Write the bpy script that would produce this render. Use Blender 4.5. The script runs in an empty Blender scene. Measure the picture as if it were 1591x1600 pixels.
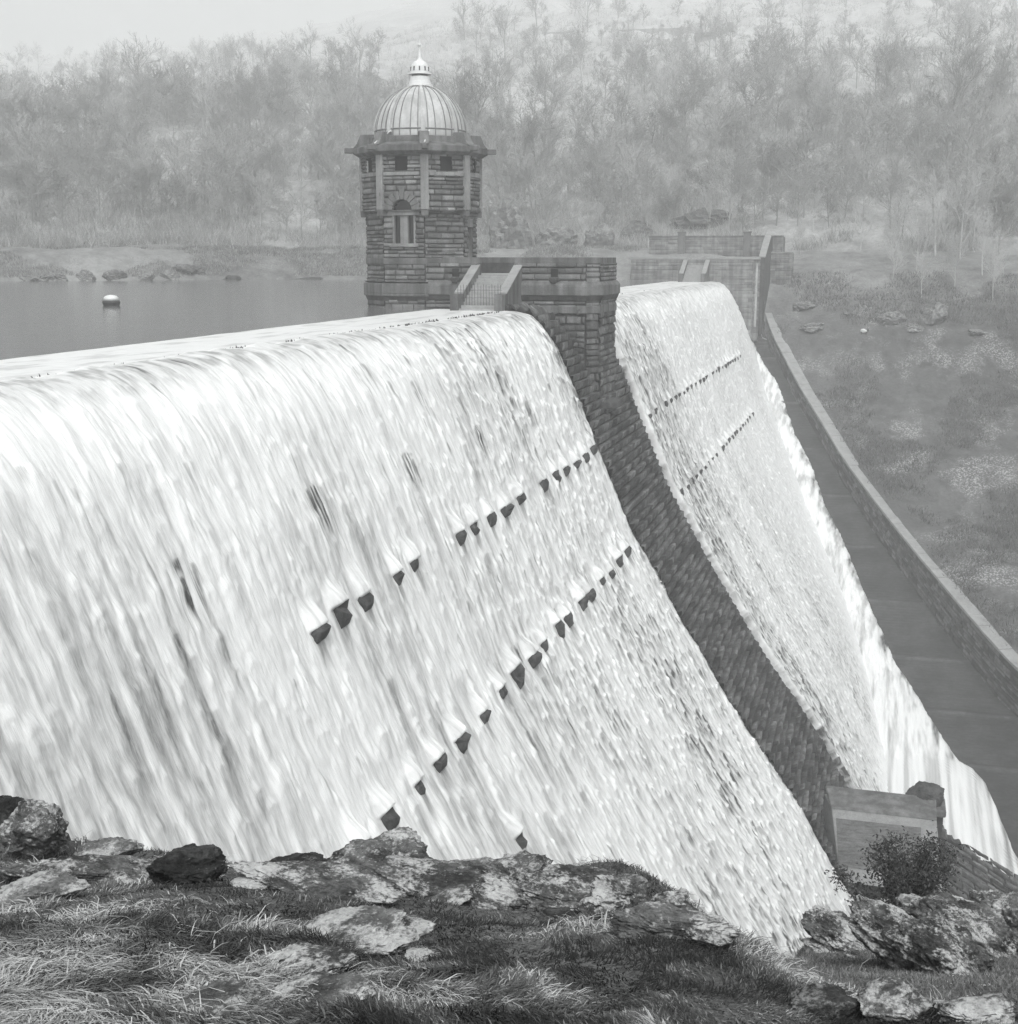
import bpy, math, random
import numpy as np
from mathutils import Matrix, Vector
random.seed(7); RNG = np.random.default_rng(7)
scn = bpy.context.scene
COL = scn.collection
R = math.radians

# ------------------------------------------------------------------ camera numbers
CAM = np.array([24.1, 0.0, 3.68]); FPX = 2100.0
PITCH = math.atan(402 / FPX); YAW = math.atan((1400 - 795.5) * math.cos(PITCH) / FPX)
Fv = np.array([-math.sin(YAW) * math.cos(PITCH), math.cos(YAW) * math.cos(PITCH), -math.sin(PITCH)])
Rv = np.array([math.cos(YAW), math.sin(YAW), 0.0]); Uv = np.cross(Rv, Fv)
FH = np.array([-math.sin(YAW), math.cos(YAW)]); RH = Rv[:2]
def ray(u, v): return Fv + Rv * (u - 795.5) / FPX - Uv * (v - 800) / FPX
def ss(a, b, x):
    t = np.clip((np.asarray(x, float) - a) / (b - a), 0, 1); return t * t * (3 - 2 * t)

# ------------------------------------------------------------------ noise
def _h(i, j, k, seed):
    n = (i.astype(np.int64) * 374761393 + j.astype(np.int64) * 668265263 + k.astype(np.int64) * 2147483647 + seed * 1274126177) & 0xFFFFFFFF
    n = ((n ^ (n >> 13)) * 1274126177) & 0xFFFFFFFF
    n = ((n ^ (n >> 16)) * 2246822519) & 0xFFFFFFFF
    return ((n ^ (n >> 15)) & 0xFFFF) / 65535.0
def hash1(i, j, seed=0): return _h(np.asarray(i), np.asarray(j), np.zeros_like(np.asarray(i)), seed)
def vnoise(x, y, z=None, seed=0):
    x = np.asarray(x, float); y = np.asarray(y, float)
    z = np.zeros_like(x) if z is None else np.asarray(z, float)
    i = np.floor(x); j = np.floor(y); k = np.floor(z)
    a = x - i; b = y - j; c = z - k
    a = a * a * (3 - 2 * a); b = b * b * (3 - 2 * b); c = c * c * (3 - 2 * c)
    r = 0
    for dx in (0, 1):
        for dy in (0, 1):
            for dz in (0, 1):
                r = r + _h(i + dx, j + dy, k + dz, seed) * (a if dx else 1 - a) * (b if dy else 1 - b) * (c if dz else 1 - c)
    return r
def fbm(x, y, z=None, oct=4, seed=0, gain=.5):
    r = 0; am = 1; t = 0; f = 1.0
    for o in range(oct):
        r = r + am * vnoise(x * f, y * f, None if z is None else z * f, seed + o * 17); t += am; am *= gain; f *= 2.03
    return r / t

# ------------------------------------------------------------------ object helpers
def tag(o, label=None, cat=None, group=None, kind=None):
    if label: o['label'] = label
    if cat: o['category'] = cat
    if group: o['group'] = group
    if kind: o['kind'] = kind
    return o
def empty(name, loc, label, cat, group=None):
    o = bpy.data.objects.new(name, None); COL.objects.link(o); o.location = loc
    o.empty_display_size = .5
    bpy.context.view_layer.update()
    return tag(o, label, cat, group)
def link(name, me, m=None, parent=None):
    o = bpy.data.objects.new(name, me); COL.objects.link(o)
    if m is not None: me.materials.append(m)
    if parent is not None:
        o.parent = parent
        o.matrix_parent_inverse = parent.matrix_world.inverted()   # children are modelled in world coordinates
    return o
def np_mesh(name, V, Fq, attrs=None, smooth=True):
    V = np.asarray(V, np.float32); Fq = np.asarray(Fq, np.int32)
    me = bpy.data.meshes.new(name); n = len(Fq); k = Fq.shape[1]
    me.vertices.add(len(V)); me.vertices.foreach_set('co', V.ravel())
    me.loops.add(n * k); me.loops.foreach_set('vertex_index', Fq.ravel())
    me.polygons.add(n); me.polygons.foreach_set('loop_start', np.arange(0, n * k, k, dtype=np.int32))
    me.polygons.foreach_set('loop_total', np.full(n, k, np.int32))
    me.polygons.foreach_set('use_smooth', np.full(n, smooth, bool))
    for an, (typ, arr) in (attrs or {}).items():
        a = me.attributes.new(an, typ, 'POINT')
        a.data.foreach_set('value' if typ == 'FLOAT' else 'vector', np.asarray(arr, np.float32).ravel())
    me.update(); me.validate(); return me
def grid_faces(m, n):
    i = np.arange(m - 1)[:, None] * n + np.arange(n - 1)[None, :]
    return np.stack([i, i + 1, i + n + 1, i + n], -1).reshape(-1, 4)

class MB:
    """collects boxes, prisms and lathes into ONE mesh"""
    def __init__(s): s.v = []; s.f = []
    def add(s, vs, fs):
        b = len(s.v); s.v += [tuple(map(float, p)) for p in vs]; s.f += [tuple(b + i for i in f) for f in fs]; return s
    def hexa(s, p):   # 8 points: bottom 4 ccw, top 4 ccw
        return s.add(p, [(3, 2, 1, 0), (4, 5, 6, 7), (0, 1, 5, 4), (1, 2, 6, 5), (2, 3, 7, 6), (3, 0, 4, 7)])
    def box(s, x0, x1, y0, y1, z0, z1):
        return s.hexa([(x0, y0, z0), (x1, y0, z0), (x1, y1, z0), (x0, y1, z0), (x0, y0, z1), (x1, y0, z1), (x1, y1, z1), (x0, y1, z1)])
    def obox(s, c, ang, r0, r1, w, z0, z1, w1=None, r1t=None):   # box along a radial direction
        d = np.array([math.cos(ang), math.sin(ang)]); t = np.array([-d[1], d[0]]); c = np.asarray(c[:2]); w1 = w if w1 is None else w1
        q = lambda r, k, z: (*(c + d * r + t * k), z)
        r1t = r1 if r1t is None else r1t
        return s.hexa([q(r0, -w / 2, z0), q(r1, -w1 / 2, z0), q(r1, w1 / 2, z0), q(r0, w / 2, z0), q(r0, -w / 2, z1), q(r1t, -w1 / 2, z1), q(r1t, w1 / 2, z1), q(r0, w / 2, z1)])
    def prism(s, poly, z0, z1, poly2=None):
        n = len(poly); poly2 = poly if poly2 is None else poly2
        return s.add([(*p[:2], z0) for p in poly] + [(*p[:2], z1) for p in poly2],
                     [tuple(range(n))[::-1], tuple(range(n, 2 * n))] + [(i, (i + 1) % n, n + (i + 1) % n, n + i) for i in range(n)])
    def lathe(s, c, prof, n=48, a0=0):
        vs = []; fs = []
        for (r, z) in prof:
            for k in range(n):
                a = a0 + 2 * math.pi * k / n; vs.append((c[0] + r * math.cos(a), c[1] + r * math.sin(a), z))
        for i in range(len(prof) - 1):
            for k in range(n):
                fs.append((i * n + k, i * n + (k + 1) % n, (i + 1) * n + (k + 1) % n, (i + 1) * n + k))
        fs.append(tuple(range(n))[::-1]); fs.append(tuple(range((len(prof) - 1) * n, len(prof) * n)))
        return s.add(vs, fs)
    def tube(s, p, q, r0, r1=None, n=6):
        r1 = r0 if r1 is None else r1
        p = Vector(p); q = Vector(q); d = (q - p).normalized(); u = d.orthogonal().normalized(); w = d.cross(u)
        vs = [tuple(p + (u * math.cos(a) + w * math.sin(a)) * r0) for a in [2 * math.pi * k / n for k in range(n)]]
        vs += [tuple(q + (u * math.cos(a) + w * math.sin(a)) * r1) for a in [2 * math.pi * k / n for k in range(n)]]
        return s.add(vs, [tuple(range(n))[::-1], tuple(range(n, 2 * n))] + [(k, (k + 1) % n, n + (k + 1) % n, n + k) for k in range(n)])
    def build(s, name, m, parent=None, bevel=0.0, smooth=False):
        me = bpy.data.meshes.new(name); me.from_pydata(s.v, [], s.f); me.update()
        if smooth:
            me.polygons.foreach_set('use_smooth', [True] * len(me.polygons))
        o = link(name, me, m, parent)
        if bevel > 0:
            b = o.modifiers.new('Bevel', 'BEVEL'); b.width = bevel; b.segments = 2; b.limit_method = 'ANGLE'
        return o

# ------------------------------------------------------------------ materials (the photograph is black and white)
def new_mat(name):
    m = bpy.data.materials.new(name); m.use_nodes = True; nt = m.node_tree
    return m, nt, nt.nodes['Principled BSDF']
def g3(v): return (v, v, v, 1)
class NT:
    def __init__(s, nt): s.nt = nt
    def n(s, t, **k):
        x = s.nt.nodes.new(t)
        for a, b in k.items(): setattr(x, a, b)
        return x
    def l(s, a, b): s.nt.links.new(a, b)
    def noise(s, vec, scale, detail=4, rough=.55, dist=0):
        x = s.n('ShaderNodeTexNoise'); x.inputs['Scale'].default_value = scale; x.inputs['Detail'].default_value = detail
        x.inputs['Roughness'].default_value = rough; x.inputs['Distortion'].default_value = dist
        if vec is not None: s.l(vec, x.inputs['Vector'])
        return x.outputs['Fac']
    def ramp(s, fac, pts):
        x = s.n('ShaderNodeValToRGB'); e = x.color_ramp.elements
        while len(e) < len(pts): e.new(.5)
        for q, (p, v) in zip(e, pts): q.position = p; q.color = g3(v)
        s.l(fac, x.inputs[0]); return x.outputs[0]
    def math(s, op, a, b=None, clamp=False):
        x = s.n('ShaderNodeMath', operation=op, use_clamp=clamp)
        for i, q in enumerate((a, b)):
            if q is None: continue
            if isinstance(q, (int, float)): x.inputs[i].default_value = q
            else: s.l(q, x.inputs[i])
        return x.outputs[0]
    def mixv(s, fac, a, b):
        x = s.n('ShaderNodeMix', data_type='FLOAT')
        for i, q in zip((0, 2, 3), (fac, a, b)):
            if isinstance(q, (int, float)): x.inputs[i].default_value = q
            else: s.l(q, x.inputs[i])
        return x.outputs[0]
    def geo(s): return s.n('ShaderNodeNewGeometry').outputs['Position']
    def obj(s): return s.n('ShaderNodeTexCoord').outputs['Object']
    def attr(s, name, vec=False):
        x = s.n('ShaderNodeAttribute', attribute_name=name); return x.outputs['Vector' if vec else 'Fac']
    def mapping(s, vec, scale, rot=(0, 0, 0)):
        x = s.n('ShaderNodeMapping'); x.inputs['Scale'].default_value = scale; x.inputs['Rotation'].default_value = rot
        s.l(vec, x.inputs['Vector']); return x.outputs[0]
    def bump(s, h, strength, dist, bsdf):
        x = s.n('ShaderNodeBump'); x.inputs['Strength'].default_value = strength; x.inputs['Distance'].default_value = dist
        s.l(h, x.inputs['Height']); s.l(x.outputs[0], bsdf.inputs['Normal'])
def stone(name, lo, hi, sc=2.0, tone=False, stain=None, bump=.6, bd=.03, rough=.9, fine=14, world=True):
    m, nt, b = new_mat(name); t = NT(nt); p = t.geo() if world else t.obj()
    a = t.noise(p, sc, 6, .65); f = t.noise(p, fine, 4, .7)
    v = t.math('ADD', t.math('MULTIPLY', a, .55), t.math('MULTIPLY', f, .45))
    c = t.ramp(v, [(.32, lo), (.68, hi)])
    if tone: c = t.math('MULTIPLY', c, t.attr('tone'))
    if stain:   # rain streaks running down the stone
        st = t.noise(t.mapping(p, (1.6, 1.6, .12)), 1.0, 4, .6)
        c = t.math('MULTIPLY', c, t.ramp(st, [(.38, stain), (.62, 1.0)]))
    nt.links.new(c, b.inputs['Base Color']); b.inputs['Roughness'].default_value = rough
    b.inputs['Specular IOR Level'].default_value = .25
    t.bump(v, bump, bd, b); return m
M = {}
M['masonry'] = stone('wet_rubble_masonry', .025, .20, 1.2, tone=True, stain=.55, bd=.04)
M['wallface'] = stone('damp_wall_rubble', .02, .15, 1.2, tone=True, bd=.04)
M['farpost'] = stone('weathered_post', .06, .18, .9)
M['tower'] = stone('rock_faced_masonry', .08, .24, .8, tone=True, stain=.72, bd=.03)
M['ashlar'] = stone('dressed_ashlar', .17, .34, 1.3, stain=.6, bump=.3, bd=.012)
M['band'] = stone('weathered_band', .08, .23, .8, stain=.5, bump=.4, bd=.02)
M['coping'] = stone('pale_coping', .17, .34, 1.2, bump=.4, bd=.015)
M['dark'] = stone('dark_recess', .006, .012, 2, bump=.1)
M['lead'] = stone('pale_lead_sheet', .40, .58, .9, stain=.72, bump=.15, bd=.01, rough=.55, fine=6)
M['seam'] = stone('dull_lead_seam', .14, .24, 1.5, bump=.1, bd=.01, rough=.6)
M['white'] = stone('white_painted_lead', .55, .70, 2, bump=.1, bd=.005, rough=.5)
M['iron'] = stone('dark_iron', .03, .07, 5, bump=.1, bd=.005, rough=.6)
M['concrete'] = stone('streaked_concrete', .20, .40, 2.2, bump=.3, bd=.012)
M['farwall'] = stone('mossy_wall', .12, .30, .7, tone=True, stain=.6, bd=.03)
def glass_mat():
    m, nt, b = new_mat('dark_window_glass'); b.inputs['Base Color'].default_value = g3(.012); b.inputs['Roughness'].default_value = .12; return m
M['glass'] = glass_mat()
def rock_mat(name, lo, hi, lich, lamount=.55, strat=(2, 2, 9), rot=(.5, .3, 0)):
    m, nt, b = new_mat(name); t = NT(nt); p = t.geo()
    a = t.noise(t.mapping(p, strat, rot), 1.0, 7, .7, .4); f = t.noise(p, 22, 5, .75)
    v = t.math('ADD', t.math('MULTIPLY', a, .6), t.math('MULTIPLY', f, .4))
    c = t.ramp(v, [(.34, lo * .15), (.46, lo), (.66, hi)])
    l = t.ramp(t.math('ADD', t.math('MULTIPLY', t.noise(p, 3.2, 6, .72), .7), t.math('MULTIPLY', t.noise(p, 40, 3, .7), .3)), [(lamount - .03, 0), (lamount + .05, 1)])
    nrm = t.n('ShaderNodeNewGeometry').outputs['Normal']; sx = t.n('ShaderNodeSeparateXYZ'); t.l(nrm, sx.inputs[0])
    l = t.math('MULTIPLY', l, t.ramp(sx.outputs[2], [(.05, .15), (.6, 1)]))
    c2 = t.mixv(l, c, t.math('MULTIPLY', t.ramp(f, [(.3, .55), (.6, 1)]), lich))
    nt.links.new(c2, b.inputs['Base Color']); b.inputs['Roughness'].default_value = .92; b.inputs['Specular IOR Level'].default_value = .2
    t.bump(v, 1.0, .06, b); return m
M['rock'] = rock_mat('lichen_rock', .04, .20, .48, .52)
M['rock_pale'] = rock_mat('pale_lichen_rock', .06, .21, .46, .50)
M['rock_dark'] = rock_mat('dark_mossy_rock', .018, .09, .26, .60)
M['shore_rock'] = rock_mat('shore_rock', .08, .24, .34, .52, strat=(.5, .5, 2))
M['rock_far'] = rock_mat('far_rock', .06, .18, .24, .54, strat=(.3, .3, .9))

def fall_mat():
    """falling water: white for foam and reflected sky, dark for bare wet stone and hollow shade"""
    m, nt, b = new_mat('white_falling_water'); t = NT(nt)
    fl = t.attr('flow', True); d = t.attr('thin')  # one map for torn sheet and for shade painted into hollows
    n1 = t.noise(t.mapping(fl, (2.6, .85, 1)), 1.0, 5, .62, .25)
    n2 = t.noise(t.mapping(fl, (8.0, 1.6, 1)), 1.0, 4, .65, .2)
    n3 = t.noise(t.mapping(fl, (26, 2.6, 1)), 1.0, 3, .6)
    s = t.math('ADD', t.math('ADD', t.math('MULTIPLY', n1, .36), t.math('MULTIPLY', n2, .36)), t.math('MULTIPLY', n3, .28))
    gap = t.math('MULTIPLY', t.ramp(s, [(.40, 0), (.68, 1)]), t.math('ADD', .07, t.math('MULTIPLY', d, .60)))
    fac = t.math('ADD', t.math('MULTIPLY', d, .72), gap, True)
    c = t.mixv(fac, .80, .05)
    nt.links.new(c, b.inputs['Base Color']); b.inputs['Roughness'].default_value = .45; b.inputs['Specular IOR Level'].default_value = .3
    t.bump(s, .5, .10, b); return m
M['fall'] = fall_mat()
def pool_mat():
    m, nt, b = new_mat('still_reservoir_water'); t = NT(nt); p = t.geo()
    b.inputs['Base Color'].default_value = g3(.15); b.inputs['Roughness'].default_value = .10; b.inputs['IOR'].default_value = 1.33
    w = t.math('ADD', t.math('MULTIPLY', t.noise(t.mapping(p, (.5, 1.6, 1), (0, 0, -YAW)), 1.0, 3, .5), .6), t.math('MULTIPLY', t.noise(p, 4.0, 2, .5), .25))
    t.bump(w, .22, .12, b); return m
M['pool'] = pool_mat()
def hill_mat():
    m, nt, b = new_mat('rough_winter_hillside'); t = NT(nt); p = t.geo()
    a = t.noise(p, .05, 6, .65); f = t.noise(p, .6, 5, .7); s = t.noise(p, 3.0, 3, .7)
    v = t.math('ADD', t.math('ADD', t.math('MULTIPLY', a, .4), t.math('MULTIPLY', f, .4)), t.math('MULTIPLY', s, .2))
    c = t.ramp(v, [(.36, .15), (.5, .32), (.64, .52)])
    zz = t.n('ShaderNodeSeparateXYZ'); t.l(p, zz.inputs[0])
    pa = t.ramp(t.math('ADD', t.math('MULTIPLY', zz.outputs[2], .010), t.math('MULTIPLY', t.math('SUBTRACT', t.noise(p, .018, 3, .5), .5), .9)), [(.42, 0), (.62, 1)])
    c = t.mixv(pa, c, t.math('ADD', t.math('MULTIPLY', c, .7), .20))  # pale pasture uphill, whitened further in place of thicker fog
    # scree: pale stones showing through the grass
    k = t.ramp(t.noise(p, .16, 4, .6), [(.50, 0), (.62, 1)]); sp = t.ramp(t.noise(p, 4.5, 4, .8), [(.50, 0), (.58, 1)])
    k = t.math('MULTIPLY', t.math('MULTIPLY', k, sp), t.attr('scree'))
    c = t.math('MULTIPLY', c, t.mixv(t.attr('scree'), 1.0, .27))
    c = t.mixv(k, c, .36)
    nt.links.new(c, b.inputs['Base Color']); b.inputs['Roughness'].default_value = .95; b.inputs['Specular IOR Level'].default_value = .1
    t.bump(v, .8, .5, b); return m
M['hill'] = hill_mat()
def turf_mat():
    m, nt, b = new_mat('short_dark_turf'); t = NT(nt); p = t.geo()
    a = t.noise(p, 1.3, 5, .65); f = t.noise(p, 14, 5, .7); h = t.noise(p, 70, 3, .7)
    v = t.math('ADD', t.math('ADD', t.math('MULTIPLY', a, .3), t.math('MULTIPLY', f, .35)), t.math('MULTIPLY', h, .35))
    c = t.ramp(v, [(.35, .03), (.5, .10), (.68, .25)])
    nt.links.new(c, b.inputs['Base Color']); b.inputs['Roughness'].default_value = .95; b.inputs['Specular IOR Level'].default_value = .1
    t.bump(v, 1.0, .05, b); return m
M['turf'] = turf_mat()
def tone_mat(name, mul=1.0, rough=.8):
    m, nt, b = new_mat(name); t = NT(nt); nt.links.new(t.math('MULTIPLY', t.attr('tone'), mul), b.inputs['Base Color'])
    b.inputs['Roughness'].default_value = rough; b.inputs['Specular IOR Level'].default_value = .15; return m
M['blade'] = tone_mat('grass_blades')
M['twig_dark'] = stone('dark_twigs', .13, .22, 1, bump=0); M['bark'] = stone('grey_bark', .14, .26, 3, bump=.3); M['birch'] = stone('pale_birch_bark', .30, .55, 2, bump=.2)
M['twig'] = stone('twigs', .23, .35, 1, bump=0); M['palet'] = stone('pale_twigs', .36, .50, 1, bump=0)
M['leaf'] = stone('dark_evergreen_leaf', .02, .07, 9, bump=.1, rough=.45)
M['floor'] = None
def floor_mat():
    m, nt, b = new_mat('paved_wet_floor'); t = NT(nt); p = t.geo(); fl = t.attr('flow', True)
    a = t.noise(t.mapping(fl, (.5, 9, 1)), 1.0, 5, .7); f = t.noise(p, 3, 5, .7)
    v = t.math('ADD', t.math('MULTIPLY', a, .6), t.math('MULTIPLY', f, .4))
    c = t.math('MULTIPLY', t.ramp(v, [(.34, .016), (.66, .075)]), t.math('MULTIPLY', t.attr('tone'), t.ramp(t.noise(p, .35, 5, .7), [(.35, .6), (.65, 1.4)])))
    nt.links.new(c, b.inputs['Base Color']); b.inputs['Roughness'].default_value = .6; b.inputs['Specular IOR Level'].default_value = .3
    t.bump(v, .5, .06, b); return m
M['floor'] = floor_mat()

# ------------------------------------------------------------------ masonry
def blocks(u, v, ch, L, seed, joint=.035, warp=.44):
    """rows of rock-faced blocks: returns the bulge 0..1, a random tone and a rough height"""
    v = v + warp * ch * np.sin(v * 1.37 / ch * .5 + seed)
    rr = np.floor(v / ch).astype(np.int64); fv = v / ch - rr
    off = hash1(rr, rr * 0, seed) * 7; Lr = L * (.65 + .8 * hash1(rr, rr * 0 + 5, seed))
    uu = (u + off * L) / Lr; b = np.floor(uu).astype(np.int64); fu = uu - b
    # joggle the vertical joints
    e = np.minimum(np.minimum(fu, 1 - fu) * Lr * 1.5, np.minimum(fv, 1 - fv) * ch)
    bulge = ss(0, joint * 2.2, e); rnd = hash1(b, rr, seed + 3); rnd2 = hash1(b, rr, seed + 9)
    belly = (1 - (2 * fv - 1) ** 2) * .6 + .4
    ro = fbm(u * 4.2, v * 4.2 + rr * 3.1, b * 1.7, 3, seed)
    return bulge, rnd, rnd2, belly, ro
class Panels:
    """masonry panels collected into one mesh; blocks are real relief"""
    def __init__(s, ch=.33, L=.8, amp=.07, cell=.075, seed=1, jt=.45, var=.95, warp=.44, ledge=0): s.jt, s.var, s.warp, s.ledge = jt, var, warp, ledge; s.ch, s.L, s.amp, s.cell, s.seed = ch, L, amp, cell, seed; s.V = []; s.F = []; s.T = []; s.nv = 0; s.k = 0
    def surf(s, P, N, u, v, keep=None, amp=None):
        amp = s.amp if amp is None else amp; m, n = u.shape
        bu, r1, r2, be, ro = blocks(u, v, s.ch, s.L, s.seed + s.k, warp=s.warp)
        d = amp * bu * (.50 * r2 + .22 * be + .45 * (ro - .2) + s.ledge * (1 - (v / s.ch) % 1.0)); tone = (s.jt + (1 - s.jt) * bu) * (1 + s.var * (r1 ** 1.3 - .45))
        edge = np.zeros_like(u); V = P + N * (d + edge)[..., None]
        F = grid_faces(m, n)
        if keep is not None:
            c = keep[:-1, :-1] & keep[1:, :-1] & keep[:-1, 1:] & keep[1:, 1:]; F = F[c.ravel()]
        s.V.append(V.reshape(-1, 3)); s.T.append(tone.ravel()); s.F.append(F + s.nv); s.nv += m * n; s.k += 1
    def wall(s, a, b, z0, z1, lean=0.0, holes=(), u0=0, amp=None, arch=None):
        """vertical panel from a to b (plan points), outward normal on the right of a->b"""
        a = np.array(a, float); b = np.array(b, float); W = np.linalg.norm(b - a); d = (b - a) / W; nrm = np.array([d[1], -d[0], 0])
        nu = max(2, int(W / s.cell) + 1); nv = max(2, int((z1 - z0) / s.cell) + 1)
        if holes or arch: # snap a finer grid where there are openings
            nu = int(W / .05) + 1; nv = int((z1 - z0) / .05) + 1
        U, Z = np.meshgrid(np.linspace(0, W, nu), np.linspace(z0, z1, nv))
        P = np.stack([a[0] + d[0] * U, a[1] + d[1] * U, Z], -1) + nrm * (lean * (z1 - Z))[..., None]
        keep = np.ones_like(U, bool)
        for (h0, h1, g0, g1) in holes: keep &= ~((U > h0) & (U < h1) & (Z > g0) & (Z < g1))
        if arch: keep &= ~(((U - arch[0]) ** 2 + (Z - arch[1]) ** 2 < arch[2] ** 2) & (Z > arch[1]))
        s.surf(P, np.broadcast_to(nrm, P.shape), U + u0, Z + 50, keep, amp)
    def build(s, name, m, parent=None):
        me = np_mesh(name, np.concatenate(s.V), np.concatenate(s.F), {'tone': ('FLOAT', np.concatenate(s.T))}, smooth=False)
        return link(name, me, m, parent)

# ------------------------------------------------------------------ dam profile
PRX = np.array([-6.0, -.6, 0, .7, 1.3, 2.1, 3.04, 4.58, 5.9, 8.1, 11.45, 15.4, 19.9, 23.4, 26.0, 28.5])
PRZ = np.array([.02, .02, 0, -.05, -.2, -.9, -2.2, -5.5, -8.8, -13.9, -19.7, -26, -32.3, -38.2, -43.0, -47.0])
_d = np.concatenate([[0], np.cumsum(np.hypot(np.diff(PRX), np.diff(PRZ)))])
_t = np.linspace(0, _d[-1], 1600); _x = np.interp(_t, _d, PRX); _z = np.interp(_t, _d, PRZ)
_k = np.hanning(61); _k /= _k.sum()
_x = np.convolve(np.pad(_x, 30, mode='edge'), _k, 'valid'); _z = np.convolve(np.pad(_z, 30, mode='edge'), _k, 'valid')
SARC = np.concatenate([[0], np.cumsum(np.hypot(np.diff(_x), np.diff(_z)))]); SARC = SARC - np.interp(0, _x, SARC)   # s = 0 at the lip
def prof(s):
    x = np.interp(s, SARC, _x); z = np.interp(s, SARC, _z)
    tx = np.interp(s + .05, SARC, _x) - np.interp(s - .05, SARC, _x); tz = np.interp(s + .05, SARC, _z) - np.interp(s - .05, SARC, _z)
    l = np.hypot(tx, tz) + 1e-9; return x, z, -tz / l, tx / l     # point and outward normal (nx, nz)
def s_of_z(z): return float(np.interp(-z, -_z, SARC))
def xf(z): return np.interp(-np.asarray(z, float), -_z, _x)
FZ = np.array([-2, -3, -9, -14, -20, -28, -35, -39, -42, -43.5, -46.0]); FY = np.array([190, 189.5, 188, 181, 172, 158, 145, 135, 122, 100, 76.0])
def floor_y(z): return np.interp(-np.asarray(z, float), -FZ, FY)
def floor_z(y): return np.interp(np.asarray(y, float), FY[::-1], FZ[::-1])

# ------------------------------------------------------------------ THE DAM
dam = empty('dam', (0, 94, 0), 'curved stone dam face with its dry masonry strip between two sheets of falling water', 'dam')
# dry strip below the pier
s_ = np.linspace(-.4, s_of_z(-44.5), 640); y_ = np.arange(85.2, 102.1, .085)
Y, S = np.meshgrid(y_, s_); X, Z, NX, NZ = prof(S)
pan = Panels(ch=.55, L=1.1, amp=.30, jt=.14, var=1.5, warp=0, ledge=1.1, seed=40)
pan.surf(np.stack([X, Y, Z], -1), np.stack([NX, 0 * NX, NZ], -1), Y, S + 60.5, amp=.32 * (.12 + .88 * (1 - ss(99.8, 101.8, Y))))
# some stones stand further out or have weathered back
V = pan.V[0].reshape(*Y.shape, 3); bid = hash1(np.floor((S + 60) / .5).astype(int), np.floor(Y / .8).astype(int), 77)
pan.build('dry_masonry_strip', M['masonry'], dam)
# the body of the dam, under the water
s2 = np.linspace(-5.6, s_of_z(-46), 90); y2 = np.concatenate([np.linspace(10, 85.3, 30), np.linspace(102.7, 189, 30)])
for ya, yb in ((10, 85.25), (102.8, 189)):
    Y2, S2 = np.meshgrid(np.linspace(ya, yb, 40), s2); X2, Z2, NX2, NZ2 = prof(S2)
    V2 = np.stack([X2 - .25 * NX2, Y2, Z2 - .25 * NZ2], -1).reshape(-1, 3)
    link('masonry_body', np_mesh('masonry_body', V2, grid_faces(*Y2.shape), {'tone': ('FLOAT', np.full(len(V2), .8))}), M['masonry'], dam)
# rows of projecting stones
def proj_stone(y, s, w, h, p, seed):
    r = np.random.default_rng(seed); n = 5
    x, z, nx, nz = [float(q) for q in prof(s)]; dn = np.array([nx, 0, nz]); dd = np.array([nz, 0, -nx]); dy = np.array([0, 1, 0.])
    c = np.array([x, y, z]); P = []
    # corbel: deep flat top, tapering underneath
    for (a, pp, ww) in ((-.5, p, 1), (-.12, p * (1.05 + .15 * r.random()), 1), (.22, p * .9, .92), (.5, p * .55, .8)):
        for k in (-1, 1):
            P.append(c + dd * a * h + dn * (-.3) + dy * k * w / 2 * ww)
            P.append(c + dd * a * h + dn * pp * (1 + .5 * (r.random() - .5)) + dy * k * w / 2 * ww * (1 + .4 * (r.random() - .5)))
    fs = []
    for i in range(3):
        b = 4 * i; fs += [(b, b + 4, b + 5, b + 1), (b + 2, b + 3, b + 7, b + 6), (b + 1, b + 5, b + 7, b + 3)]
    fs += [(0, 1, 3, 2), (12, 14, 15, 13)]
    mb = MB().add(P, fs); o = mb.build('projecting_stone', M['masonry_plain'], dam, bevel=.06); return o
M['masonry_plain'] = stone('wet_dark_stone', .022, .12, 2.0, stain=.6, bd=.04)
CORB = []
rr = np.random.default_rng(5)
for zrow, seeds in ((-8.8, 100), (-14.9, 200)):
    s0 = s_of_z(zrow)
    for k in range(66):
        y = 26.5 + k * 2.6 + rr.uniform(-.5, .5)
        if 84.2 < y < 102.6: continue
        if y > (172 if zrow > -10 else 162) : continue
        if y < (35 if zrow > -10 else 33): continue
        fk = 1 if y < 90 else .72; w = rr.uniform(.6, 1.05) * fk; h = rr.uniform(.46, .74) * fk; big = rr.random() < .16; skip = rr.random() < (.05 if y < 90 else .06)
        if skip: continue
        CORB.append((y, s0 + rr.uniform(-.1, .1), w * (1.2 if big else 1), h * (1.35 if big else 1), rr.uniform(.34, .52) * fk))
for (y, zz) in ((47.2, -18.9),):
    CORB.append((y, s_of_z(zz), .7, .8, .4))
for i, c in enumerate(CORB): proj_stone(*c, 300 + i)

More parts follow.
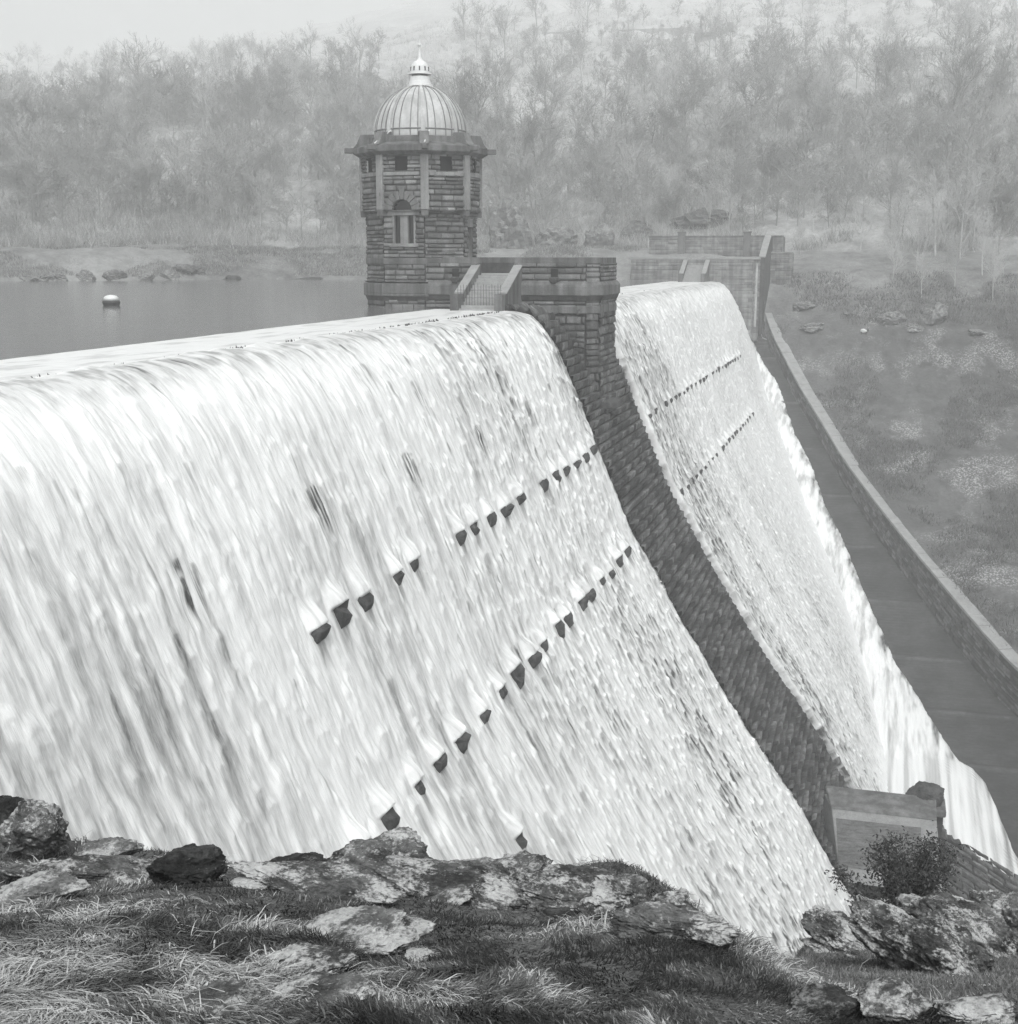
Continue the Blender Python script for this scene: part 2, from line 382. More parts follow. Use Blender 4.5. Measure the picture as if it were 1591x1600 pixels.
# ------------------------------------------------------------------ the falling water
def water_half(name, y0, y1, dyk, ds, seed, ragged, end_left=False):
    r = np.random.default_rng(seed)
    n = int(math.log(y1 / y0) / dyk); ys = y0 * np.exp(np.linspace(0, math.log(y1 / y0), n)); send = s_of_z(-45.5)
    sv = np.arange(-5.7, send, ds); m = len(sv)
    H = np.zeros((m, n)); D = np.zeros((m, n))
    Yg, Sg = np.meshgrid(ys, sv)
    thick = 1 - ss(42, 74, Yg) if y0 < 60 else np.zeros_like(Yg)      # fuller sheet towards the near end
    far = ss(104, 150, Yg)
    def stamp(y, s, w, L, amp, dark, T=None):
        T = D if T is None else T
        i0, i1 = np.searchsorted(sv, [s - .5 * L, s + 2.2 * L]); j0, j1 = np.searchsorted(ys, [y - 1.6 * w, y + 1.6 * w])
        if i1 - i0 < 2 or j1 - j0 < 2: return
        t = (sv[i0:i1] - s)[:, None] / L; q = (ys[j0:j1] - y)[None, :] / w
        lat = np.exp(-np.abs(q) ** 3 * 1.1)
        arch = .18 * q * q                                              # the lip of the hood curves downhill at the sides
        tt = t - arch
        up = ss(-.42, 0, tt) * (1 - ss(.02, 1.0, tt) * .92) * (1 - .35 * ss(.04, .16, tt))
        H[i0:i1, j0:j1] = np.maximum(H[i0:i1, j0:j1], amp * up * lat)
        dk = dark * ss(.0, .10, tt) * (1 - ss(.35, 1.7, tt)) * np.exp(-(q * 1.25) ** 4)  # below each hood: bare stone and shade, both put into the colour
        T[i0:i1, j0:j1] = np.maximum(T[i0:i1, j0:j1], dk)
        cap = ss(-.4, -.05, tt) * (1 - ss(.0, .12, tt)) * lat
        T[i0:i1, j0:j1] *= 1 - .8 * cap
    A = (send) * (y1 - y0); N = int(A * (2.0 if y0 < 60 else 2.0))
    # many small hoods where the water is thrown up by the rough stones
    yy = y0 + (y1 - y0) * r.random(N); sg = 1.0 + (send - 1.0) * r.random(N) ** .9
    order = np.argsort(-sg)
    for i in order:
        y, s = yy[i], sg[i]; th = float(1 - ss(40, 76, y)) if y0 < 60 else 0; fr = float(ss(104, 150, y)); low = float(ss(4, 30, s))
        if th > .3 and r.random() < .25 * th: continue
        w = r.uniform(.10, .34) * (1 + .1 * th); L = r.uniform(.35, .95) * (1 + .45 * th) * (1.25 - .35 * low)
        dk = r.uniform(.2, 1.0) ** 1.35 * (1 - .25 * th) * (1 - .60 * fr) * (.8 + .35 * low)
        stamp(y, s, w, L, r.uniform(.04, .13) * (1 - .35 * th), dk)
    # longer torn gaps
    for _ in range(int(A * .035)):
        y = y0 + (y1 - y0) * r.random(); s = r.uniform(1.5, send)
        th = float(1 - ss(40, 76, y)) if y0 < 60 else 0; fr = float(ss(104, 150, y))
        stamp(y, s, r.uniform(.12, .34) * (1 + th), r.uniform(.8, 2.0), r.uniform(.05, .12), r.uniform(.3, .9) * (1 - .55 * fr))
    # every course of the rough face makes a small broken step in the sheet
    for (cl_, amp_, sd_) in ((.62, .034, 0), (1.15, .055, 40)):
        ph = Sg / cl_ + 2.2 * fbm(Yg * .8, Sg * .16, None, 3, seed + 60 + sd_) + .22 * vnoise(Yg * 3.1, Sg * .5, None, seed + 64 + sd_)
        ce = np.floor(ph); fr = ph - ce; rn = vnoise(Yg * 2.4, ce * 7.31, None, seed + 61 + sd_); rn2 = vnoise(Yg * 4.6, ce * 5.17, None, seed + 62 + sd_)
        on = ss(.38, .75, rn) * ss(.3, 1.6, Sg) * (1 - .45 * thick); H += amp_ * on * ss(.0, .78, fr) * (1 - ss(.70, .99, fr))
        D = np.maximum(D, .46 * (1 - .35 * thick) * ss(.45, .85, rn2) * ss(.4, 1.8, Sg) * ss(.0, .10, fr) * (1 - ss(.2, .95, fr)) * (1 - .3 * far)); D *= 1 - .5 * on * ss(.55, .8, fr)
    # smear along the flow: the long silky exposure of running water
    for arr, k, wgt in ((D, math.exp(-ds / .75), .55), (H, math.exp(-ds / .3), .4)):
        acc = np.zeros(n); out = np.zeros_like(arr)
        for i in range(m): acc = acc * k + arr[i] * (1 - k); out[i] = acc
        wq = wgt * (.5 + .5 * thick); arr[:] = (1 - wq) * arr + wq * out * 1.3
    # strands
    n1 = fbm(Yg * 1.5, Sg * .42, None, 3, seed + 1); n2 = fbm(Yg * 5.5, Sg * 1.1, None, 3, seed + 2); big = fbm(Yg * .16, Sg * .07, None, 3, seed + 3)
    H += .07 * n1 * (.6 + .9 * thick) + .035 * n2
    thk = .25 + .75 * thick; H += thk * .26 * fbm(Yg * .7, Sg * .28, None, 4, seed + 4); thr = fbm(Yg * 2.3, Sg * .10, None, 4, seed + 5)
    vert = ss(1.8, 6, Sg)
    D += vert * (.10 * ss(.52, .78, n1) + .10 * ss(.5, .75, n2)) * (1 - .6 * far) * (.55 + .9 * big)
    D = D * (1.12 - .57 * thick) + vert * (.06 + .20 * thick) * ss(.46, .72, thr) * (1 - .6 * far) + vert * thick * .17 * ss(.55, .78, fbm(Yg * .9, Sg * .30, None, 4, seed + 14))  # last term darkens broad patches as shaded hollows of the near sheet
    D *= (1 - .10 * thick) * (.5 + .9 * ss(.3, .7, big))
    D *= 1 - .45 * far
    if y0 > 60: D *= .12 + .88 * ss(.5, 13, floor_y(prof(Sg)[1]) - Yg)
    D2 = np.zeros_like(D)
    if y0 < 60:
        for (y, z, w, L, d) in ((33.7, -4.9, .42, 1.5, .95), (43.7, -4.4, .42, 1.6, .95), (53.4, -4.6, .36, 1.35, .85), (63.4, -4.6, .38, 1.3, .9), (73.4, -4.4, .34, 1.3, .72), (82.0, -3.9, .3, 1.2, .5), (53.2, -1.0, .5, .8, .6), (58, -2.0, .35, 1.0, .55), (66, -1.4, .4, .7, .6), (36.5, -2.6, .25, .8, .4)):
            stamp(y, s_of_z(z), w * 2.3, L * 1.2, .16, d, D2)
    for _ in range(int((send * (y1 - y0)) * (.30 if y0 < 60 else .22))):     # small torn slits all over the sheet
        y = y0 + (y1 - y0) * r.random(); s = .4 + (send - .4) * r.random() ** 1.15; fr = float(ss(112, 150, y)); th = float(1 - ss(40, 70, y)) if y0 < 60 else 0
        if y0 > 60 and floor_y(prof(s)[1]) - y < 10: continue
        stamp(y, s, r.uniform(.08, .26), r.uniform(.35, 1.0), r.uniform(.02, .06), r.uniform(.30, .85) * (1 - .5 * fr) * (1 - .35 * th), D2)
    nst = fbm(Yg * 8, Sg * .55, None, 3, seed + 70); D2 *= .12 + 1.05 * ss(.34, .62, nst)
    acc = np.zeros(n); out = np.zeros_like(D2); kq = math.exp(-ds / .3)
    for i in range(m): acc = acc * kq + D2[i] * (1 - kq); out[i] = acc
    D = np.maximum(D, .6 * D2 + .5 * out)
    # crest: thin grey sheet just past the lip, smooth apron above it whitened as reflected sky
    crest = ss(-.1, .3, Sg) * (1 - ss(1.0, 2.6, Sg)); D += crest * (.30 + .34 * ss(.45, .7, fbm(Yg * 2.2, Sg * 1.6, None, 4, seed + 6)))
    ap = 1 - ss(-.5, .2, Sg); H = H * (1 - ap) + ap * .04 * fbm(Yg * .5, Sg * 1.0, None, 3, seed + 8); D = D * (1 - ap) + ap * (.20 + .25 * ss(.5, .75, fbm(Yg * .4, Sg * 1.8, None, 4, seed + 9)))
    # hoods over the projecting stones; below them the stone face stays bare
    for (y, s, w, h, p) in CORB:
        if y < y0 or y > y1: continue
        i0, i1 = np.searchsorted(sv, [s - h * .5 - 2.6, s + h * .5 + 2.2]); j0, j1 = np.searchsorted(ys, [y - 1.5 * w, y + 1.5 * w])
        t = (sv[i0:i1] - (s - h * .47))[:, None]; q = (ys[j0:j1] - y)[None, :] / (w / 2)
        lat = 1 - ss(.75, 1.5, np.abs(q)); up = ss(-1.3, .0, t) ** 1.3 * (1 - ss(0, .10, t))
        Hs = H[i0:i1, j0:j1]; Hs[:] = np.maximum(Hs * (1 - ss(-.05, .08, t) * (1 - ss(h, h + .8, t)) * (1 - ss(.9, 1.15, np.abs(q)))), Hs + p * .72 * up * lat)
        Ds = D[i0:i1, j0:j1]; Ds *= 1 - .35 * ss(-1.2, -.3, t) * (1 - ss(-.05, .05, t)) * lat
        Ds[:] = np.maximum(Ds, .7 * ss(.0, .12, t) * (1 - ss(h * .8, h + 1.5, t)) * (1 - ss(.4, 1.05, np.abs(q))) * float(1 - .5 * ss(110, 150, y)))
    # ragged edges beside the dry strip
    rag = .9 * fbm(Sg * .5, Sg * 0, None, 4, seed + 11) + .9 * (fbm(Yg * 2.6, Sg * .3, None, 4, seed + 12) - .5)
    if ragged == 'hi': e = ss(y1 - 2.3 + rag, y1 - .3 + .4 * rag, Yg)
    else:
        e = 1 - ss(y0 + .1 - .2 * rag, y0 + .55 - .25 * rag, Yg); H += .42 * (1 - ss(y0 + .4, y0 + 2.4, Yg)) * ss(.5, 2.5, Sg)
    e = e * ss(-.2, 1.0, Sg)
    H = H * (1 - e) - .5 * e; D = np.clip(D + .5 * e * (1 - e) * 2, 0, 1)
    H += .05
    X, Z, NX, NZ = prof(Sg)
    V = np.stack([X + NX * H, Yg, Z + NZ * H], -1).reshape(-1, 3)
    fl = np.stack([Yg + .12 * n1, Sg, 0 * Sg], -1).reshape(-1, 3)
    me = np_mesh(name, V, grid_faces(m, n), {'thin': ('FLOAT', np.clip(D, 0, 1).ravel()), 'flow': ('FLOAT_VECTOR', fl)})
    o = link(name, me, M['fall']); tag(o, kind='structure'); return o
water_half('waterfall', 17.0, 87.0, .0008, .06, 11, 'hi')
water_half('waterfall', 101.3, 189.2, .0009, .07, 23, 'lo')

# foam running down the toe of the far half, on the paved floor
WZ = np.array([-5.2, -9.3, -11.5, -13.2, -16.4, -18.8, -22.1, -25.8, -29, -31.6, -34.5, -37.7, -40.1, -41.8, -42.2, -43.0, -43.6])
WX = np.array([4.3, 6.5, 8.2, 9.9, 11.6, 12.9, 15.5, 17.6, 20.1, 21.8, 23.8, 26.3, 29.4, 32.1, 34.1, 35.6, 37.5])
zz = np.linspace(-5, -43.6, 800); qq = np.linspace(0, 1, 120)
Q, ZZ = np.meshgrid(qq, zz); YF = floor_y(ZZ)
xi = xf(ZZ) - 1.0; low = ss(-40.5, -43.2, ZZ); xi = xi + low * 1.0
xo = np.interp(-ZZ, -WZ, WX) + (fbm(ZZ * 1.9, ZZ * 0, None, 6, 3, .7) - .5) * .4
Xp = xi + (xo - xi) * Q
hh = (.32 + .85 * ss(-14, -38, ZZ)) * np.sqrt(np.clip(1 - Q ** 2.4, 0, 1)) * ss(-.05, .45, Q) * (.45 + .75 * fbm(Xp * .8, ZZ * .8, None, 6, 5, .62) + .25 * fbm(Xp * 4, ZZ * 2.5, None, 3, 6)) - .25 * (Q > .995)
nrm = np.array([0, -.57, .82]); Vf = np.stack([Xp, YF, ZZ], -1) + nrm * hh[..., None]
thin = np.clip(ss(.60, 1.0, Q) * .75 * ss(.42, .7, fbm(Xp * 1.6, ZZ * 1.1, None, 5, 9)) + .40 * ss(.42, .7, fbm(Xp * 2.2, ZZ * .8, None, 5, 10)) + .06, 0, 1)
Ff = grid_faces(*Q.shape); fc = Vf.reshape(-1, 3)[Ff[:, 0]]
Ff = Ff[fc[:, 1] > np.where(fc[:, 0] < 29.3, 0, 1) * np.interp(fc[:, 0], [26, 27.85, 30.5, 35, 44], [121, 117, 108, 102.5, 96]) - .6 + 1.6 * (fbm(fc[:, 0] * 1.3, fc[:, 1] * .4, None, 4, 13) - .5)]
o = link('foam', np_mesh('foam', Vf.reshape(-1, 3), Ff, {'thin': ('FLOAT', thin.ravel()), 'flow': ('FLOAT_VECTOR', np.stack([Xp, ZZ * 1.3, 0 * ZZ], -1).reshape(-1, 3))}), M['fall']); tag(o, kind='structure')

# ------------------------------------------------------------------ paved floor and training wall of the far side
BZ = np.array([-5.1, -9, -15.5, -20.5, -23.7, -28.75, -32.5, -35.8, -39.8, -42.2, -43.5]); BX = np.array([6.8, 8.3, 12.9, 17.0, 19.5, 24.2, 28.1, 31.7, 37.1, 44, 54.0]); BH = np.array([2.0, 1.9, 2.1, 2.25, 2.6, 3.4, 3.8, 4.2, 4.2, 4.2, 4.2])
zz = np.linspace(-2.5, -45.8, 620); Q, ZZ = np.meshgrid(np.linspace(0, 1, 60), zz); YF = floor_y(ZZ)
xi = xf(ZZ) - 2.5; xo = np.interp(-ZZ, -BZ, BX) + .3; Xp = xi + (xo - xi) * Q
arc = np.concatenate([[0], np.cumsum(np.hypot(np.diff(zz), np.diff(floor_y(zz))))]); AR = np.repeat(arc[:, None], 60, 1)
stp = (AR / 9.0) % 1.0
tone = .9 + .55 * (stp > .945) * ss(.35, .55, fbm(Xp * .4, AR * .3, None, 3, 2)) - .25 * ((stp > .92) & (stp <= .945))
course = np.sin(AR * 2 * math.pi / .45)
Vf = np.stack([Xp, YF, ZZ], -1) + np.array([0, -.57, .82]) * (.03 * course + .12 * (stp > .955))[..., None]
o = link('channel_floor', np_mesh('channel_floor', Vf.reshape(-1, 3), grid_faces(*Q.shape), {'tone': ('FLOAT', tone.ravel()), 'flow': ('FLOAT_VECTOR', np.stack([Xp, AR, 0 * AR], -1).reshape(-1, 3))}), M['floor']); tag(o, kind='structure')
tw = empty('training_wall', (7.5, 188.5, -5), 'long stone wall with pale coping stones running down beside the dark paved channel', 'wall')
zz = np.linspace(-6.4, -43.4, 700); bx = np.interp(-zz, -BZ, BX); by = floor_y(zz); bh = np.interp(-zz, -BZ, BH)
sm_ = lambda a: np.convolve(np.pad(a, 45, mode='reflect', reflect_type='odd'), np.hanning(93)[1:-1] / np.hanning(93).sum(), 'valid')
bx, by, bh = sm_(bx), sm_(by), sm_(bh)
path = np.stack([bx, by, zz], -1); dl = np.concatenate([[0], np.cumsum(np.hypot(np.diff(bx), np.diff(by)) )])
tg = np.gradient(path[:, :2], axis=0); tg /= np.linalg.norm(tg, axis=1)[:, None]; outw = np.stack([-tg[:, 1], tg[:, 0]], -1)
outw *= np.sign(outw[:, :1])
nvv = 44; Tt = np.linspace(-.15, 1, nvv)
P = np.zeros((nvv, 700, 3)); P[..., 0] = bx + outw[:, 0] * .18 * Tt[:, None]; P[..., 1] = by + outw[:, 1] * .18 * Tt[:, None]; P[..., 2] = zz + bh * Tt[:, None]
pw = Panels(ch=.38, L=.8, amp=.16, seed=61, jt=.3, var=1.3); Nn = np.zeros_like(P); Nn[..., :2] = -outw
pw.surf(P, Nn, np.broadcast_to(dl, (nvv, 700)) + 0, (bh * Tt[:, None]) + 20); pw.build('wall_face', M['wallface'], tw)
# coping stones: one mesh, with joints
cp = MB(); step = 12
for i in range(0, 688, step):
    a, b = i, i + step - .35; ib = min(699, i + step)
    def cpt(k, off, dz):
        t = k - int(k); k0 = min(698, int(k)); p = path[k0] * (1 - t) + path[k0 + 1] * t; hq = bh[k0]; oo = outw[k0]
        return (p[0] + oo[0] * off, p[1] + oo[1] * off, p[2] + hq + dz)
    jz = random.uniform(-.03, .03)
    cp.hexa([cpt(a, -.02, 0), cpt(b, -.02, 0), cpt(b, 1.45, 0), cpt(a, 1.45, 0), cpt(a, -.02, .3 + jz), cpt(b, -.02, .3 + jz), cpt(b, 1.45, .3 + jz), cpt(a, 1.45, .3 + jz)])
cp.build('coping', M['coping'], tw, bevel=.03)
bk = np.zeros((2, 700, 3))
for k, dz in enumerate((0.02, -5)): bk[k] = path + np.concatenate([outw * 1.38, (bh + dz)[:, None]], 1)
link('wall_back', np_mesh('wall_back', bk.reshape(-1, 3), grid_faces(2, 700), {'tone': ('FLOAT', np.ones(1400))}), M['masonry'], tw)

# ------------------------------------------------------------------ terrain of the far bank
def shore_y(X): return np.clip(np.minimum(190.0, 241.6 + .83 * np.asarray(X, float)), 118, 190)
HQ = np.array([0, 26, 40, 80, 170, 320, 560, 900, 1150]); HV = np.array([0, 0, 5, 19, 37, 69, 123, 198, 225.0])
def terr(X, Y):
    X = np.asarray(X, float); Y = np.asarray(Y, float); q = Y - shore_y(X)
    left = np.interp(q, [-30, -6, -1, 1.2, 5, 9, 14, 22, 26], [-8, -3, -.9, .5, 1.8, 3.6, 4.5, 4.6, 4.8])
    right = np.interp(q, [-30, -2, 0, 10, 22, 28, 34], [-8, -6.6, -5.2, 1.2, 3.6, 4.5, 4.8])
    w = ss(-3, 9, X); base = left * (1 - w) + right * w
    az = np.arctan2(X - CAM[0], Y); m = .80 + .32 * ss(-.58, -.06, az)
    hill = np.interp(q, HQ, HV) * m
    n = (fbm(X * .045 + 40, Y * .045, None, 4, 90) - .5) * np.clip(q - 20, 0, 60) * .22 + (fbm(X * .3, Y * .3, None, 3, 91) - .5) * np.clip(np.abs(q) * .1, .25, .9)
    return base + hill + n * ss(-2, 6, np.abs(q) + (X > 6) * 4)
GY = np.array([60, 80, 100, 122, 131, 143, 156, 165, 171, 179, 188, 192.0]); GZ = np.array([-41, -40.5, -39.5, -37.8, -35.9, -31.8, -25.6, -21.3, -18.6, -13.7, -7.3, -5.0])
def wall_x(Y):
    z = floor_z(Y); return np.interp(-z, -BZ, BX)
def bank(X, Y):
    b = np.interp(Y, GY, GZ); dx = np.clip(np.asarray(X) - wall_x(Y) - 1.5, 0, 400)
    n = (fbm(X * .12, Y * .12, None, 5, 95) - .5) * 3.2 + (fbm(X * .7, Y * .7, None, 3, 96) - .5) * .5
    return b + n * ss(0, 4, dx) + .03 * dx * ss(0, 30, dx)
def far_z(X, Y):
    X = np.asarray(X, float); Y = np.asarray(Y, float)
    return np.where((X > 7) & (Y < 192), bank(X, Y) * (1 - ss(186, 192, Y)) + terr(X, Y) * ss(186, 192, Y), terr(X, Y))
Vs = []; Fs = []; nv = 0
xs = np.concatenate([np.linspace(-700, -140, 60), np.linspace(-138, 60, 330), np.linspace(62, 420, 70)]); qs = np.concatenate([np.linspace(-12, 60, 150), np.linspace(61, 200, 130), np.geomspace(202, 1150, 120)])
XX, QQ = np.meshgrid(xs, qs); YY = QQ + shore_y(XX)
YY = np.where((XX > -8), np.maximum(YY, 188.2 + (QQ + 12) * .02), YY)
far = np.stack([XX, YY, terr(XX, YY) - 1.5 * (XX > 7) * (1 - ss(189.5, 190.9, YY))], -1); Vs.append(far.reshape(-1, 3)); Fs.append(grid_faces(*XX.shape)); nv += XX.size
ys = np.linspace(40, 191.0, 420); tt = np.concatenate([np.linspace(0, 60, 240), np.geomspace(61, 420, 60)])
TT, YY = np.meshgrid(tt, ys); XX = wall_x(YY) + 1.25 + TT; ZB = bank(XX, YY); wT = ss(186, 191, YY); ZB = ZB * (1 - wT) + terr(XX, np.maximum(YY, 188.2)) * wT
Vs.append(np.stack([XX, YY, ZB], -1).reshape(-1, 3)); Fs.append(grid_faces(*XX.shape) + nv)
Vs = np.concatenate(Vs); scree = (1 - ss(186, 214, Vs[:, 1])) * ss(5, 8, Vs[:, 0]); scree = np.maximum(scree, .6 * (1 - ss(20, 34, Vs[:, 1] - shore_y(Vs[:, 0]))))
hillo = link('hillside', np_mesh('hillside', Vs, np.concatenate(Fs), {'scree': ('FLOAT', scree)}), M['hill']); tag(hillo, kind='structure')
# valley floor far below, hidden from the photograph's place
vf = MB().box(10, 420, -60, 200, -52, -46.2); o = vf.build('valley_floor', M['turf']); tag(o, kind='structure')

# reservoir
xs = np.concatenate([np.linspace(-900, -120, 30), np.linspace(-118, -4.3, 60)]); ys = np.linspace(-60, 260, 120)
XX, YY = np.meshgrid(xs, ys)
o = link('reservoir_water', np_mesh('reservoir_water', np.stack([XX, YY, np.full_like(XX, .05)], -1).reshape(-1, 3), grid_faces(*XX.shape)), M['pool']); tag(o, kind='structure')

# ------------------------------------------------------------------ VALVE TOWER
TC = np.array([-8.7, 93.0])
def octa(rad, a0=22.5): return [tuple(TC + rad * np.array([math.cos(R(a0 + 45 * k)), math.sin(R(a0 + 45 * k))])) for k in range(8)]
tower = empty('valve_tower', (TC[0], TC[1], -1), 'octagonal stone water tower with a pale ribbed dome standing in the reservoir', 'tower')
RL, RU = 3.86, 4.22
def face_len(r): return 2 * r * math.sin(R(22.5))
lw = Panels(ch=.31, L=.95, amp=.19, cell=.07, seed=70); P8 = octa(RL)
WIN = None
for k in range(8):
    a, b = P8[k], P8[(k + 1) % 8]; W = face_len(RL); mid = math.degrees(math.atan2((a[1] + b[1]) / 2 - TC[1], (a[0] + b[0]) / 2 - TC[0])) % 360
    c = W / 2
    if abs(mid - 270) < 1:   # the face with the window
        lw.wall(a, b, -1.2, 6.75, holes=[(c - .82, c + .82, 4.45, 6.72)], u0=k * 3.0)
    elif mid < 1 or mid > 359:   # the face with the door, towards the walkway
        lw.wall(a, b, -1.2, 6.75, holes=[(c - .5, c + .5, 2.3, 5.8)], u0=k * 3.0)
    else: lw.wall(a, b, -1.2, 6.75, u0=k * 3.0)
lw.build('lower_wall', M['tower'], tower)
uw = Panels(ch=.31, L=.95, amp=.19, cell=.07, seed=90); Q8 = octa(RU); W = face_len(RU); c = W / 2
for k in range(8):
    a, b = Q8[k], Q8[(k + 1) % 8]; mid = math.degrees(math.atan2((a[1] + b[1]) / 2 - TC[1], (a[0] + b[0]) / 2 - TC[0])) % 360
    uw.wall(a, b, 6.7, 10.45, holes=[(c - .42, c + .42, 9.35, 10.25)], u0=k * 3.3, arch=(c, 6.68, .74) if abs(mid - 270) < 1 else None)
uw.build('upper_wall', M['tower'], tower)
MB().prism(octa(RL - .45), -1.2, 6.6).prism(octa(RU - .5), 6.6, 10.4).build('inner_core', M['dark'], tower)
MB().prism(octa(RU - .02), 6.62, 6.7).build('corbel_course', M['band'], tower, bevel=.02)
# pale pilasters at the corners
for k in range(8):
    an = R(22.5 + 45 * k); MB().obox(TC, an, RU - .35, RU + .13, .56, 6.72, 10.42).build('pilaster', M['ashlar'], tower, bevel=.03)
    MB().obox(TC, an, RL - .3, RU + .1, .5, 6.30, 6.70, None, RU + .12).build('pilaster_bracket', M['band'], tower, bevel=.04)
for k in range(8):    # string course pieces and openings between the pilasters
    an = R(45 * k); ap = RU * math.cos(R(22.5))
    MB().obox(TC, an, ap - .2, ap + .17, W - .62, 9.02, 9.26).build('string_course', M['ashlar'], tower, bevel=.02)
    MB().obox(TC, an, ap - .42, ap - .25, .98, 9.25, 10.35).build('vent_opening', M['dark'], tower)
# cornice with sloping top, spouts and corner blocks
MB().prism(octa(4.40), 10.42, 10.62, octa(4.72)).prism(octa(4.78), 10.62, 11.02).prism(octa(4.78), 11.024, 11.28, octa(4.0)).build('cornice', M['band'], tower, bevel=.03)
for k in range(8):
    an = R(22.5 + 45 * k)
    d = np.array([math.cos(an), math.sin(an)])
    MB().obox(TC, an, 4.3, 5.38, .52, 10.70, 11.05, .26).build('spout', M['band'], tower, bevel=.04)
    b_ = MB(); t = np.array([-d[1], d[0]]); q = lambda r, k_, z: (*(TC + d * r + t * k_), z)
    w_ = .34; prof_pts = [(3.3, 11.1), (4.75, 11.06), (4.5, 11.35), (4.25, 11.95), (3.3, 12.0)]
    vs = [q(r_, -w_, z_) for r_, z_ in prof_pts] + [q(r_, w_, z_) for r_, z_ in prof_pts]
    b_.add(vs, [(0, 1, 2, 3, 4), (9, 8, 7, 6, 5)] + [(i, 5 + i, 5 + (i + 1) % 5, (i + 1) % 5) for i in range(5)]); b_.build('corner_block', M['band'], tower, bevel=.05)
MB().prism(octa(3.75), 11.1, 11.72).build('dome_drum', M['band'], tower, bevel=.04)
for an in (-112.5, -67.5, 22.5):
    d = np.array([math.cos(R(an)), math.sin(R(an))]); p = TC + d * 3.5 + np.array([-d[1], d[0]]) * .4; q = TC + d * 4.7
    MB().tube((*p, 12.05), (*q, 11.15), .045).build('downpipe', M['white'], tower)
# dome
dz0, dzt, RD = 11.66, 15.32, 3.22
pr = [(RD, dz0 - .2)] + [(RD * math.cos(a) ** .92 if a < 1.5 else .3, dz0 + .25 + (dzt - dz0 - .25) * math.sin(a)) for a in np.linspace(0, 1.38, 26)]
dome = MB().lathe(TC, pr, 96).build('dome', M['lead'], tower, smooth=True)
def rib_mesh(an, w, h, zlim=None):
    b_ = MB(); d = np.array([math.cos(an), math.sin(an)]); t = np.array([-d[1], d[0]])
    for (r0, z0), (r1, z1) in zip(pr[:-1], pr[1:]):
        f0 = w * (.35 + .65 * r0 / RD) / 2; f1 = w * (.35 + .65 * r1 / RD) / 2
        q = lambda r_, k_, z_: (*(TC + d * r_ + t * k_), z_)
        b_.hexa([q(r0 - .05, -f0, z0), q(r0 + h, -f0, z0), q(r0 + h, f0, z0), q(r0 - .05, f0, z0), q(r1 - .05, -f1, z1 + .001), q(r1 + h, -f1, z1 + h * .5), q(r1 + h, f1, z1 + h * .5), q(r1 - .05, f1, z1 + .001)])
    return b_
for k in range(8):
    rib_mesh(R(22.5 + 45 * k), .30, .10).build('rib', M['lead'], dome)
    for dd in (-6.2, 6.2): rib_mesh(R(22.5 + 45 * k + dd), .07, .05).build('seam', M['seam'], dome)
    for dd in (15.5, 29.5): rib_mesh(R(22.5 + 45 * k + dd), .06, .05).build('seam', M['seam'], dome)
MB().lathe(TC, [(RD + .02, dz0 + .50), (RD + .055, dz0 + .55), (RD + .02, dz0 + .60)], 96).build('dome_band', M['seam'], dome)
# lantern
lan = MB().lathe(TC, [(.95, 15.12), (.95, 15.22), (.62, 15.24), (.62, 15.3)], 32).build('lantern_base', M['seam'], tower)
MB().lathe(TC, [(.90, 15.28), (.88, 15.42), (.80, 15.44), (.78, 15.6), (.73, 15.62), (.70, 15.95), (.45, 15.96)], 32).build('lantern_skirt', M['white'], tower)
MB().lathe(TC, [(.55, 15.95), (.55, 16.12), (.3, 16.13)], 32).build('lantern_neck', M['seam'], tower)
cap = MB().lathe(TC, [(.82, 16.10), (.80, 16.2), (.66, 16.22), (.66, 16.4), (.60, 16.7), (.46, 16.92), (.22, 17.06), (.14, 17.2), (.07, 17.7), (.05, 18.0)], 32).build('lantern_cap', M['white'], tower, smooth=False)
for k in range(10):
    an = R(36 * k); MB().obox(TC, an, .5, .672, .09, 16.32, 16.6).build('lantern_slot', M['iron'], cap)
MB().lathe(TC, [(.02, 17.96), (.13, 18.05), (.12, 18.12), (.06, 18.2), (.02, 18.45), (.012, 18.75)], 16).build('finial', M['white'], tower)
# window
ya = TC[1] - RL * math.cos(R(22.5)); xc = TC[0]
win = MB().box(xc - .86, xc - .70, ya - .10, ya + .3, 4.45, 6.35).box(xc + .70, xc + .86, ya - .10, ya + .3, 4.45, 6.35).build('window', M['ashlar'], tower, bevel=.015)
MB().box(xc - .28, xc + .28, ya - .11, ya + .3, 4.45, 6.35).build('mullion', M['ashlar'], win, bevel=.015)
MB().box(xc - 1.15, xc + 1.15, ya - .22, ya + .2, 6.35, 6.68).build('lintel', M['ashlar'], win, bevel=.015)
MB().box(xc - 1.05, xc + 1.05, ya - .24, ya + .2, 4.22, 4.45).build('sill', M['ashlar'], win, bevel=.015)
MB().box(xc - .7, xc - .28, ya + .2, ya + .24, 4.45, 6.35).build('pane', M['glass'], win); MB().box(xc + .28, xc + .7, ya + .2, ya + .24, 4.45, 6.35).build('pane', M['glass'], win)
yb = TC[1] - RU * math.cos(R(22.5))
arc_ = [(xc + 1.0 * math.cos(a), 6.68 + 1.0 * math.sin(a)) for a in np.linspace(0, math.pi, 13)]
fan = MB()
